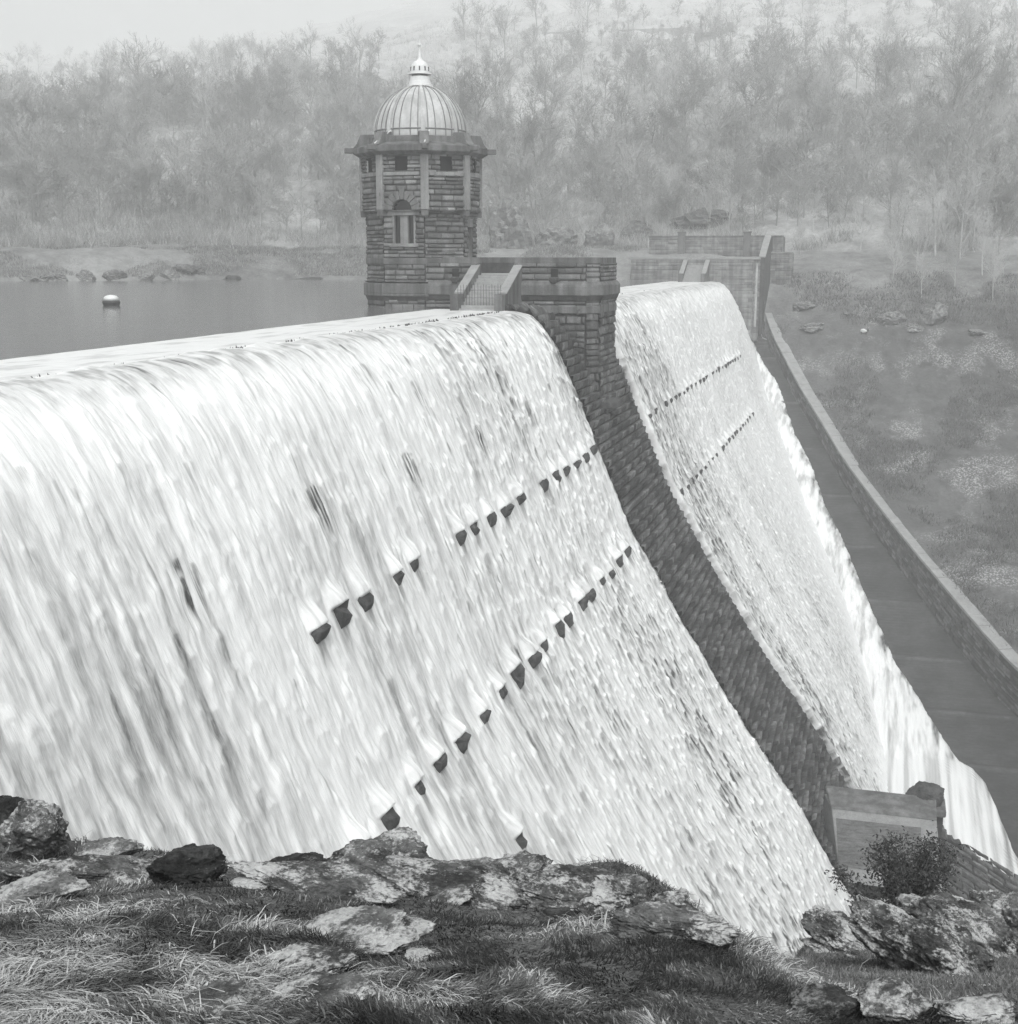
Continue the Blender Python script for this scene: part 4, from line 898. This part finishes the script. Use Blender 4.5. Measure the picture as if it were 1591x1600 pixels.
# rocks of the far bank
def far_rock(u, v, w, h, seed, label, group=None, mat='rock_far', cat='rock', name='rock'):
    P = hit(u, v)
    if P is None: return
    dist = float((P - CAM) @ Fv); sx, sz = w * dist / FPX / 2, h * dist / FPX
    o = link(name, rock_mesh(name, sx, sx * .8, sz, seed, 4, rough=.5, strat=.6), M[mat]); o.location = Vector(P) + Vector((0, sx * .3, 0)); o.rotation_euler = (0, 0, seed); tag(o, label, cat, group)
far_rock(800, 385, 110, 78, 501, 'tall pale rock outcrop just right of the stone tower', mat='shore_rock')
far_rock(865, 385, 90, 34, 502, 'broad grey crag beside the tall outcrop behind the pier', mat='shore_rock')
far_rock(930, 388, 60, 45, 503, 'low crag in the gully behind the pier parapet', mat='shore_rock')
far_rock(1000, 370, 80, 30, 504, 'low grey rock ledge above the road wall', mat='rock_far')
far_rock(1100, 350, 130, 26, 505, 'long rocky ledge among the trees above the far abutment', mat='rock_far')
for i, (u, v, w, h) in enumerate(((80, 436, 60, 14), (130, 437, 40, 18), (175, 434, 40, 14), (225, 438, 50, 12), (262, 436, 36, 15), (40, 440, 40, 10))):
    far_rock(u, v, w, h, 520 + i, 'pale rock at the water edge on the far left shore', 'pale shoreline rocks', 'shore_rock')
far_rock(355, 439, 70, 9, 530, 'long dark flat ledge at the water line of the far shore', mat='rock_dark')
far_rock(470, 440, 110, 9, 531, 'long low ledge at the far water line nearest the tower', mat='rock_dark')
far_rock(290, 425, 60, 16, 532, 'brown rock slope above the far waterline', mat='rock_far')
for i, (u, v, w, h, lb) in enumerate(((1390, 505, 60, 26, 'rounded pale-topped rock above the white sheep'), (1330, 492, 40, 10, 'small low rock left of the rounded pale-topped rock'), (1455, 497, 70, 40, 'big dark crag on the grass bank at the right'), (1425, 515, 40, 12, 'small rock at the foot of the big dark crag'), (1255, 482, 60, 14, 'low bouldery mound nearest the top of the training wall'), (1265, 512, 70, 16, 'long bouldery mound below the topmost mound by the training wall'), (1530, 520, 50, 8, 'flat rock lip at the right end of the grass terrace'))):
    far_rock(u, v, w, h * .8, 540 + i, lb, None, 'shore_rock')
P = hit(1350, 524); sh = empty('sheep', tuple(P), 'small white sheep standing alone on the grass bank', 'sheep'); s0 = P
bm_ = rock_mesh('body', .5, .32, .34, 9, 3, rough=.1, strat=0); ob_ = link('body', bm_, M['white'], sh); ob_.location = (P[0], P[1], P[2] + .62)
MB().lathe((P[0] + .5, P[1] - .05), [(.02, P[2] + .55), (.13, P[2] + .62), (.15, P[2] + .78), (.1, P[2] + .92), (.02, P[2] + .95)], 10).build('head', M['iron'], sh, smooth=True)
for dx, dy in ((-.3, -.15), (-.3, .15), (.3, -.15), (.3, .15)): MB().tube((P[0] + dx, P[1] + dy, P[2] - .05), (P[0] + dx, P[1] + dy, P[2] + .5), .05).build('leg', M['iron'], sh)
# buildings on the hilltop, nearly lost in the fog
P = hit(1100, 66)
if P is not None:
    cx, cy, cz = P; k = 1.0 * float((P - CAM) @ Fv) / FPX
    chp = empty('chapel', (cx, cy, cz), 'small chapel with a thin spire nearly lost in fog on the hilltop', 'chapel')
    MB().box(cx - 15 * k, cx + 14 * k, cy, cy + 8, cz - 3, cz + 9 * k).build('walls', M['concrete'], chp)
    MB().hexa([(cx - 16 * k, cy - .5, cz + 9 * k), (cx + 15 * k, cy - .5, cz + 9 * k), (cx + 15 * k, cy + 8.5, cz + 9 * k), (cx - 16 * k, cy + 8.5, cz + 9 * k), (cx - 16 * k, cy + 3.9, cz + 18 * k), (cx + 15 * k, cy + 3.9, cz + 18 * k), (cx + 15 * k, cy + 4.1, cz + 18 * k), (cx - 16 * k, cy + 4.1, cz + 18 * k)]).build('roof', M['band'], chp)
    MB().lathe((cx - 7 * k, cy + 3), [(4 * k, cz), (4 * k, cz + 20 * k), (2.5 * k, cz + 22 * k), (.1, cz + 42 * k)], 8).build('spire', M['band'], chp)
P = hit(1132, 62)
if P is not None:
    cx, cy, cz = P
    fh = empty('house', (cx, cy + 10, cz), 'gabled house with a chimney fading into fog beside the chapel', 'house')
    w_ = 14 * k; z0 = cz - 2; z1 = cz + 12 * k
    MB().box(cx - w_, cx + w_, cy + 10, cy + 22, z0, z1).add([(cx - w_, cy + 10, z1), (cx + w_, cy + 10, z1), (cx, cy + 10, z1 + 15 * k), (cx - w_, cy + 22, z1), (cx + w_, cy + 22, z1), (cx, cy + 22, z1 + 15 * k)], [(0, 1, 2), (5, 4, 3)]).build('walls', M['concrete'], fh)
    MB().add([(cx - w_ - .6, cy + 9.6, z1 - .4), (cx, cy + 9.6, z1 + 15 * k + .2), (cx, cy + 22.4, z1 + 15 * k + .2), (cx - w_ - .6, cy + 22.4, z1 - .4), (cx + w_ + .6, cy + 9.6, z1 - .4), (cx + w_ + .6, cy + 22.4, z1 - .4)], [(0, 1, 2, 3), (1, 4, 5, 2)]).build('roof', M['band'], fh)
    MB().box(cx - 1.2, cx + 1.2, cy + 15, cy + 17, z1 + 10 * k, z1 + 24 * k).build('chimney', M['concrete'], fh)
Pa, Pb = hit(850, 56), hit(1080, 48)
if Pa is not None and Pb is not None:
    bw = MB(); n = 14
    for i in range(n):
        xa, ya_ = Pa[0] + (Pb[0] - Pa[0]) * i / n, Pa[1] + (Pb[1] - Pa[1]) * i / n; xb, yb_ = Pa[0] + (Pb[0] - Pa[0]) * (i + 1) / n, Pa[1] + (Pb[1] - Pa[1]) * (i + 1) / n
        za, zb = Pa[2] + (Pb[2] - Pa[2]) * i / n, Pa[2] + (Pb[2] - Pa[2]) * (i + 1) / n
        bw.hexa([(xa, ya_, za - 6), (xb, yb_, zb - 6), (xb, yb_ + .8, zb - 6), (xa, ya_ + .8, za - 6), (xa, ya_, za + 1.3), (xb, yb_, zb + 1.3), (xb, yb_ + .8, zb + 1.3), (xa, ya_ + .8, za + 1.3)])
    o = bw.build('field_wall', M['concrete']); tag(o, 'long field wall crossing the foggy hilltop left of the chapel', 'wall')

# ------------------------------------------------------------------ NEAR BANK
def near_z(X, Y, noise=True):
    X = np.asarray(X, float); Y = np.asarray(Y, float)
    dx, dy = X - CAM[0], Y - CAM[1]; f = dx * FH[0] + dy * FH[1]; l = dx * RH[0] + dy * RH[1]
    k = .31 + .19 * ss(.6, 1.9, l); re = 7.6 + 7.0 * ss(1.5, 4.0, l) + .9 * ss(-1.0, -3.0, l)
    drop = 2.47 + (np.minimum(f, re) - 4) * k; drop = np.where(f < 2, np.maximum(drop, 1.55), drop)
    o_ = np.clip(f - re, 0, None); drop = drop + 1.25 * o_ * o_ / (o_ + .8)
    drop = drop + .18 * ss(4.8, 8, f) - .14 * ss(-1.2, -3.2, l) * ss(5.5, 8, f)
    z = CAM[2] - np.maximum(drop, 1.5)
    if noise: z = z + ((fbm(X * .9, Y * .9, None, 4, 301) - .5) * .34 + (fbm(X * 4, Y * 4, None, 3, 302) - .5) * .06) * (1 - .65 * ss(1.4, 3.2, l) * ss(5, 8, f))
    hl = 1.2 - 1.25 * np.clip(Y - 12, 0, None) - 1.5 * np.clip(X - 10, 0, None)
    return np.maximum(np.maximum(z, hl), -47)
fs_ = np.concatenate([np.linspace(-14, 2.6, 26), np.arange(2.7, 13.5, .045), np.linspace(13.6, 30, 60), np.linspace(31, 62, 26)]); ls_ = np.concatenate([np.linspace(-45, -6.1, 40), np.arange(-6, 6.0, .05), np.linspace(6.1, 60, 50)])
LL, FFg = np.meshgrid(ls_, fs_); XX = CAM[0] + FFg * FH[0] + LL * RH[0]; YY = CAM[1] + FFg * FH[1] + LL * RH[1]
o = link('ground', np_mesh('ground', np.stack([XX, YY, near_z(XX, YY)], -1).reshape(-1, 3), grid_faces(*XX.shape)), M['turf']); tag(o, kind='structure')
def gp(u, v):
    d = ray(u, v); t = np.linspace(2.5, 18, 3000); P = CAM + d * t[:, None]; b = P[:, 2] < near_z(P[:, 0], P[:, 1]); i = int(np.argmax(b))
    return P[i] if b.any() else None
def near_rock(u, v, w, h, seed, label, mat='rock', dist=None, deep=.8, ang=.6, strat=.5, tilt=0, sub=6, name='rock', group=None):
    """a rock whose visible box is about w by h picture points, standing on the bank"""
    P = None; vq = v
    while P is None and vq < v + 260: P = gp(u, vq); vq += 6
    if P is None: return
    D = float((P - CAM) @ Fv)
    sx, sz = w * D / FPX / 2 * 1.12, h * D / FPX / 2 * 1.25
    o = link(name, rock_mesh(name, sx, sx * deep, sz, seed, sub, rough=.8, strat=strat * .35, ang=ang), M[mat])
    o.location = Vector(CAM + ray(u, v - h / 2) * (D + sx * deep * .35))
    o.rotation_euler = (0, R(tilt), YAW + (seed % 7 - 3) * .06); tag(o, label, 'rock', group); return o
NR = [(52, 1345, 118, 78, 1, 'pale boulder with a dark right side at the left edge of the bank', 'rock_pale'),
 (8, 1290, 70, 40, 2, 'small dark rock behind the pale boulder at the left edge', 'rock_dark'),
 (58, 1408, 140, 34, 3, 'flat pale lichen slab below the left boulder', 'rock_pale'),
 (162, 1358, 110, 36, 4, 'low pale rock with a dark top right of the left boulder', 'rock_pale'),
 (290, 1378, 130, 52, 5, 'dark mossy domed rock left of the dip in the bank', 'rock_dark'),
 (470, 1378, 150, 34, 6, 'low dark mound of rock right of the dip in the bank', 'rock_dark'),
 (595, 1378, 170, 66, 7, 'largest humped rock on the edge in front of the water', 'rock'),
 (720, 1385, 130, 36, 8, 'rough flat rock right of the largest humped rock', 'rock'),
 (810, 1382, 110, 40, 9, 'knobbly rock midway along the edge of the bank', 'rock'),
 (900, 1405, 120, 52, 10, 'grey rock with a dark hole left of the square block', 'rock'),
 (970, 1415, 84, 46, 11, 'square pale-topped block with a dark underside', 'rock_pale'),
 (1035, 1448, 120, 50, 12, 'speckled rock below the square block', 'rock'),
 (1100, 1478, 80, 34, 13, 'last speckled rock before the short turf', 'rock'),
 (555, 1482, 210, 36, 15, 'long lichen-white outcrop in the middle of the grass', 'rock_pale'),
 (470, 1528, 220, 34, 16, 'split lichen-patched outcrop below the long outcrop', 'rock'),
 (320, 1588, 160, 28, 17, 'flat pale slab at the bottom of the photo left of centre', 'rock_pale'),
 (500, 1572, 150, 28, 18, 'low pale slab right of the flat bottom slab', 'rock_pale'),
 (655, 1505, 50, 22, 19, 'small white stone in the grass right of the outcrops', 'rock_pale'),
 (1395, 1592, 120, 50, 20, 'pale lumpy rock at the bottom near the right corner', 'rock_pale'),
 (1525, 1600, 110, 36, 21, 'rock in the bottom right corner', 'rock_pale'),
 (1278, 1588, 110, 34, 22, 'dark low rock left of the pale lumpy rock at the bottom', 'rock_dark'),
 (1290, 1488, 74, 14, 23, 'thin pale stone slab lying on the edge of the short turf', 'rock_pale'),
 (1335, 1496, 26, 10, 24, 'pebble beside the thin pale slab', 'rock_pale')]
for (u, v, w, h, sd, lb, mt) in NR: near_rock(u, v, w, h, 600 + sd, lb, mt, tilt=-8 if w > 100 else 6)
for (u, v, w, h, D, sd, lb, mt, tl) in ((1405, 1512, 240, 74, 13.6, 41, 'big layered rock leaning left at the right of the bank', 'rock', 28), (1505, 1492, 220, 84, 14.6, 42, 'big rough rock behind the layered one at the right edge', 'rock', 20), (1580, 1490, 120, 95, 14.0, 43, 'pale rough rock cut by the right edge of the photo', 'rock', 5), (1315, 1488, 130, 50, 13.3, 44, 'low pointed end of the layered rocks nearest the falling water', 'rock', 25), (1475, 1520, 150, 60, 12.9, 45, 'lower front lump of the layered rocks at the right', 'rock', 15)):
    near_rock(u, v, w, h, 600 + sd, lb, mt, dist=D, deep=.9, ang=1.0, strat=.7, tilt=tl)
for (u, v, w, h, sd, lb) in ((490, 1394, 250, 30, 81, 'long low broken ledge under the mound right of the dip'), (700, 1400, 280, 38, 82, 'long broken ledge between the largest hump and the knobbly rock'), (890, 1420, 240, 36, 83, 'long broken ledge under the square block'), (1045, 1462, 190, 36, 84, 'sloping broken ledge running down to the short turf'), (130, 1385, 220, 34, 85, 'low broken ledge below the left boulder')):
    near_rock(u, v, w, h, 600 + sd, lb, 'rock', tilt=6, strat=.9, deep=.5)
for i, (u, v, w, h) in enumerate(((205, 1368, 60, 18), (395, 1388, 70, 16), (520, 1385, 80, 26), (660, 1390, 70, 30), (765, 1395, 80, 24), (850, 1400, 70, 26), (935, 1425, 60, 24), (1000, 1440, 60, 26), (1065, 1468, 60, 22), (100, 1380, 80, 22), (690, 1410, 90, 14), (880, 1432, 60, 16))):
    near_rock(u, v, w, h, 660 + i, 'small broken rock lodged along the craggy lip of the bank', ('rock', 'rock_pale', 'rock_dark')[i % 3], tilt=-10 + 5 * (i % 5), sub=5, group='broken rocks along the lip')
# dark bush behind the rocks
bp = CAM + ray(1422, 1408) * 17.0
bs = empty('bush', tuple(bp), 'dark leafy evergreen bush in front of the outlet house', 'bush')
r = np.random.default_rng(77); st = MB(); tips = []
for k in range(16):
    p = bp + np.array([0, 0, -.35]); d = np.array([r.normal(0, .45), r.normal(0, .45), 1.0])
    for i in range(5):
        d = d + r.normal(0, .15, 3); d /= np.linalg.norm(d); q = p + d * .21; st.tube(p, q, .022 - .003 * i, .02 - .003 * i, 5); p = q
        if i >= 1: tips.append(p)
st.build('stem', M['bark'], bs)
V = []; F = []
for p in tips:
    for k in range(130):
        c = p + r.normal(0, .085, 3); n = r.normal(0, 1, 3); n[2] = abs(n[2]) + .3; n /= np.linalg.norm(n); a = np.cross(n, r.normal(0, 1, 3)); a /= np.linalg.norm(a); b = np.cross(n, a); L = r.uniform(.018, .036); w = L * .4; i = len(V)
        V += [c - a * L, c + b * w + n * .006, c + a * L, c - b * w + n * .006]; F.append((i, i + 1, i + 2, i + 3))
link('foliage', np_mesh('foliage', V, F, smooth=False), M['leaf'], bs)

# grass of the near bank
def grass(n, seed):
    r = np.random.default_rng(seed); f = 1 / np.sqrt(1 / 12.5 ** 2 + (1 / 3.2 ** 2 - 1 / 12.5 ** 2) * r.random(n)); l = (r.random(n) * 2 - 1) * .56 * f
    X = CAM[0] + f * FH[0] + l * RH[0]; Y = CAM[1] + f * FH[1] + l * RH[1]; Z = near_z(X, Y)
    # picture column and row decide nothing but how tall the sward is on each part of the bank
    cl = fbm(X * 1.1, Y * 1.1, None, 3, 401); cl2 = fbm(X * 2.6, Y * 2.6, None, 3, 402)
    turf = ss(.9, 1.9, l - .10 * (f - 6)) * ss(5.0, 6.4, f); straw = ss(-.5, -1.5, l + .25 * (f - 4.5)) * (1 - ss(4.6, 6.2, f)) + ss(.58, .68, cl2) * .7; straw = np.clip(straw, 0, 1)
    h = (.024 + .038 * cl ** 1.5 + .07 * straw * r.random(n)) * (1 - .7 * turf) * r.uniform(.5, 1.3, n)
    long_ = (r.random(n) < .010) & (straw > .35); h = np.where(long_, r.uniform(.07, .16, n), h)
    keep = (cl > .30) | (r.random(n) < .8); w = r.uniform(.0012, .0028, n) * (.7 + .12 * f)
    tone = .78 * (.28 + 1.4 * ss(.35, .65, cl2)) * np.where(r.random(n) < .16 + .62 * straw, r.uniform(.14, .36, n), r.uniform(.035, .12, n)) * (1 + .5 * turf); tone = np.where(long_, .36, tone)
    idx = np.where(keep)[0]; X, Y, Z, h, w, tone, straw = [q[idx] for q in (X, Y, Z, h, w, tone, straw)]; n = len(X)
    an = fbm(X * 1.7, Y * 1.7, None, 2, 405) * 12 + r.normal(0, .7, n); bend = r.uniform(.4, 1.7, n) + straw * .8; dx, dy = np.cos(an), np.sin(an); px_, py_ = -dy, dx
    V = []
    for t, ww in ((0, 1), (.4, .85), (.75, .6)):
        s_ = h * t * np.sin(bend * t) * 1.15; zz = Z - .01 + h * t * np.cos(bend * t)
        V.append(np.stack([X + dx * s_ - px_ * w * ww, Y + dy * s_ - py_ * w * ww, zz], -1)); V.append(np.stack([X + dx * s_ + px_ * w * ww, Y + dy * s_ + py_ * w * ww, zz], -1))
    s_ = h * np.sin(bend) * 1.15; V.append(np.stack([X + dx * s_, Y + dy * s_, Z - .01 + h * np.cos(bend)], -1))
    V = np.stack(V, 1).reshape(-1, 3); i0 = np.arange(n)[:, None] * 7
    F = np.concatenate([i0 + np.array(q) for q in ([0, 1, 3], [0, 3, 2], [2, 3, 5], [2, 5, 4], [4, 5, 6])], 0)
    return np_mesh('grass', V, F, {'tone': ('FLOAT', np.repeat(tone, 7))}, smooth=False)
r = np.random.default_rng(66); n = 90000; f = r.uniform(5.5, 15.5, n); l = r.uniform(.6, 6.2, n); X = CAM[0] + f * FH[0] + l * RH[0]; Y = CAM[1] + f * FH[1] + l * RH[1]; Z = near_z(X, Y); an = r.uniform(0, 6.28, n); h = r.uniform(.012, .035, n); w_ = r.uniform(.003, .006, n)
b_ = np.stack([X, Y, Z - .004], -1); sd_ = np.stack([np.cos(an) * w_, np.sin(an) * w_, 0 * w_], -1); tp = np.stack([X + r.normal(0, .02, n), Y + r.normal(0, .02, n), Z + h], -1)
tn = np.repeat(r.uniform(.06, .2, n) * (.6 + .8 * fbm(X * 1.4, Y * 1.4, None, 3, 407)), 3)
o = link('short_turf', np_mesh('short_turf', np.stack([b_ - sd_, b_ + sd_, tp], 1).reshape(-1, 3), np.arange(3 * n).reshape(-1, 3), {'tone': ('FLOAT', tn)}, smooth=False), M['blade']); tag(o, 'short grey turf on the sloping ledge at the lower right', 'turf', kind='stuff')
o = link('grass', grass(340000, 5), M['blade']); tag(o, 'dry straw and short grass covering the near bank', 'grass', kind='stuff')

# ------------------------------------------------------------------ air
hz = MB().box(-1000, 720, -70, 1420, -53.2, 285).build('haze', None); tag(hz, kind='stuff')
m = bpy.data.materials.new('hill_fog'); m.use_nodes = True; nt = m.node_tree; nt.nodes.clear()
out = nt.nodes.new('ShaderNodeOutputMaterial'); pv = nt.nodes.new('ShaderNodeVolumePrincipled'); pv.inputs['Color'].default_value = g3(.985); pv.inputs['Density'].default_value = .0014; pv.inputs['Anisotropy'].default_value = .2
nt.links.new(pv.outputs[0], out.inputs['Volume']); hz.data.materials.append(m)

# ------------------------------------------------------------------ light
w = bpy.data.worlds.new('World'); scn.world = w; w.use_nodes = True; nt = w.node_tree; bg = nt.nodes['Background']
sky = nt.nodes.new('ShaderNodeTexSky'); sky.sky_type = 'NISHITA'; sky.sun_disc = False; SE, SA = R(54), R(158)
sky.sun_elevation = SE; sky.sun_rotation = SA; sky.air_density = 1.0; sky.dust_density = 4.0; sky.ozone_density = 1.0
bw = nt.nodes.new('ShaderNodeRGBToBW'); nt.links.new(sky.outputs[0], bw.inputs[0])
mx = nt.nodes.new('ShaderNodeMix'); mx.data_type = 'RGBA'; mx.blend_type = 'MULTIPLY'; mx.inputs[0].default_value = 1
nt.links.new(bw.outputs[0], mx.inputs[6]); mx.inputs[7].default_value = (.972, 1.0, .998, 1)
nt.links.new(mx.outputs[2], bg.inputs['Color']); bg.inputs['Strength'].default_value = .15
L = bpy.data.lights.new('sun', 'SUN'); L.energy = 1.0; L.angle = R(14); L.color = (1.0, 1.0, .985); so = bpy.data.objects.new('sun', L); COL.objects.link(so)
sd = Vector((math.sin(SA) * math.cos(SE), math.cos(SA) * math.cos(SE), math.sin(SE)))
so.rotation_euler = sd.to_track_quat('Z', 'Y').to_euler(); so.location = (0, 0, 300)

# ------------------------------------------------------------------ camera and render
cd = bpy.data.cameras.new('camera'); co = bpy.data.objects.new('camera', cd); COL.objects.link(co); scn.camera = co
cd.sensor_fit = 'HORIZONTAL'; cd.sensor_width = 36; cd.lens = 36 * FPX / 1591; cd.clip_start = .1; cd.clip_end = 5000
mw = Matrix.Identity(4)
for i, ax in enumerate((Rv, Uv, -Fv)):
    for j in range(3): mw[j][i] = ax[j]
mw.translation = Vector(CAM); co.matrix_world = mw
scn.view_settings.view_transform = 'Standard'; scn.view_settings.look = 'None'; scn.view_settings.gamma = 1; scn.view_settings.use_curve_mapping = False
scn.view_settings.exposure = 0.80
scn.render.engine = 'CYCLES'
cy = scn.cycles; cy.max_bounces = 6; cy.diffuse_bounces = 3; cy.glossy_bounces = 2; cy.transmission_bounces = 2; cy.volume_bounces = 2; cy.use_denoising = True; cy.denoiser = 'OPENIMAGEDENOISE'; cy.denoising_input_passes = 'RGB_ALBEDO_NORMAL'; cy.denoising_prefilter = 'NONE'; cy.use_adaptive_sampling = False; cy.sample_clamp_indirect = 3.0; cy.sample_clamp_direct = 12.0
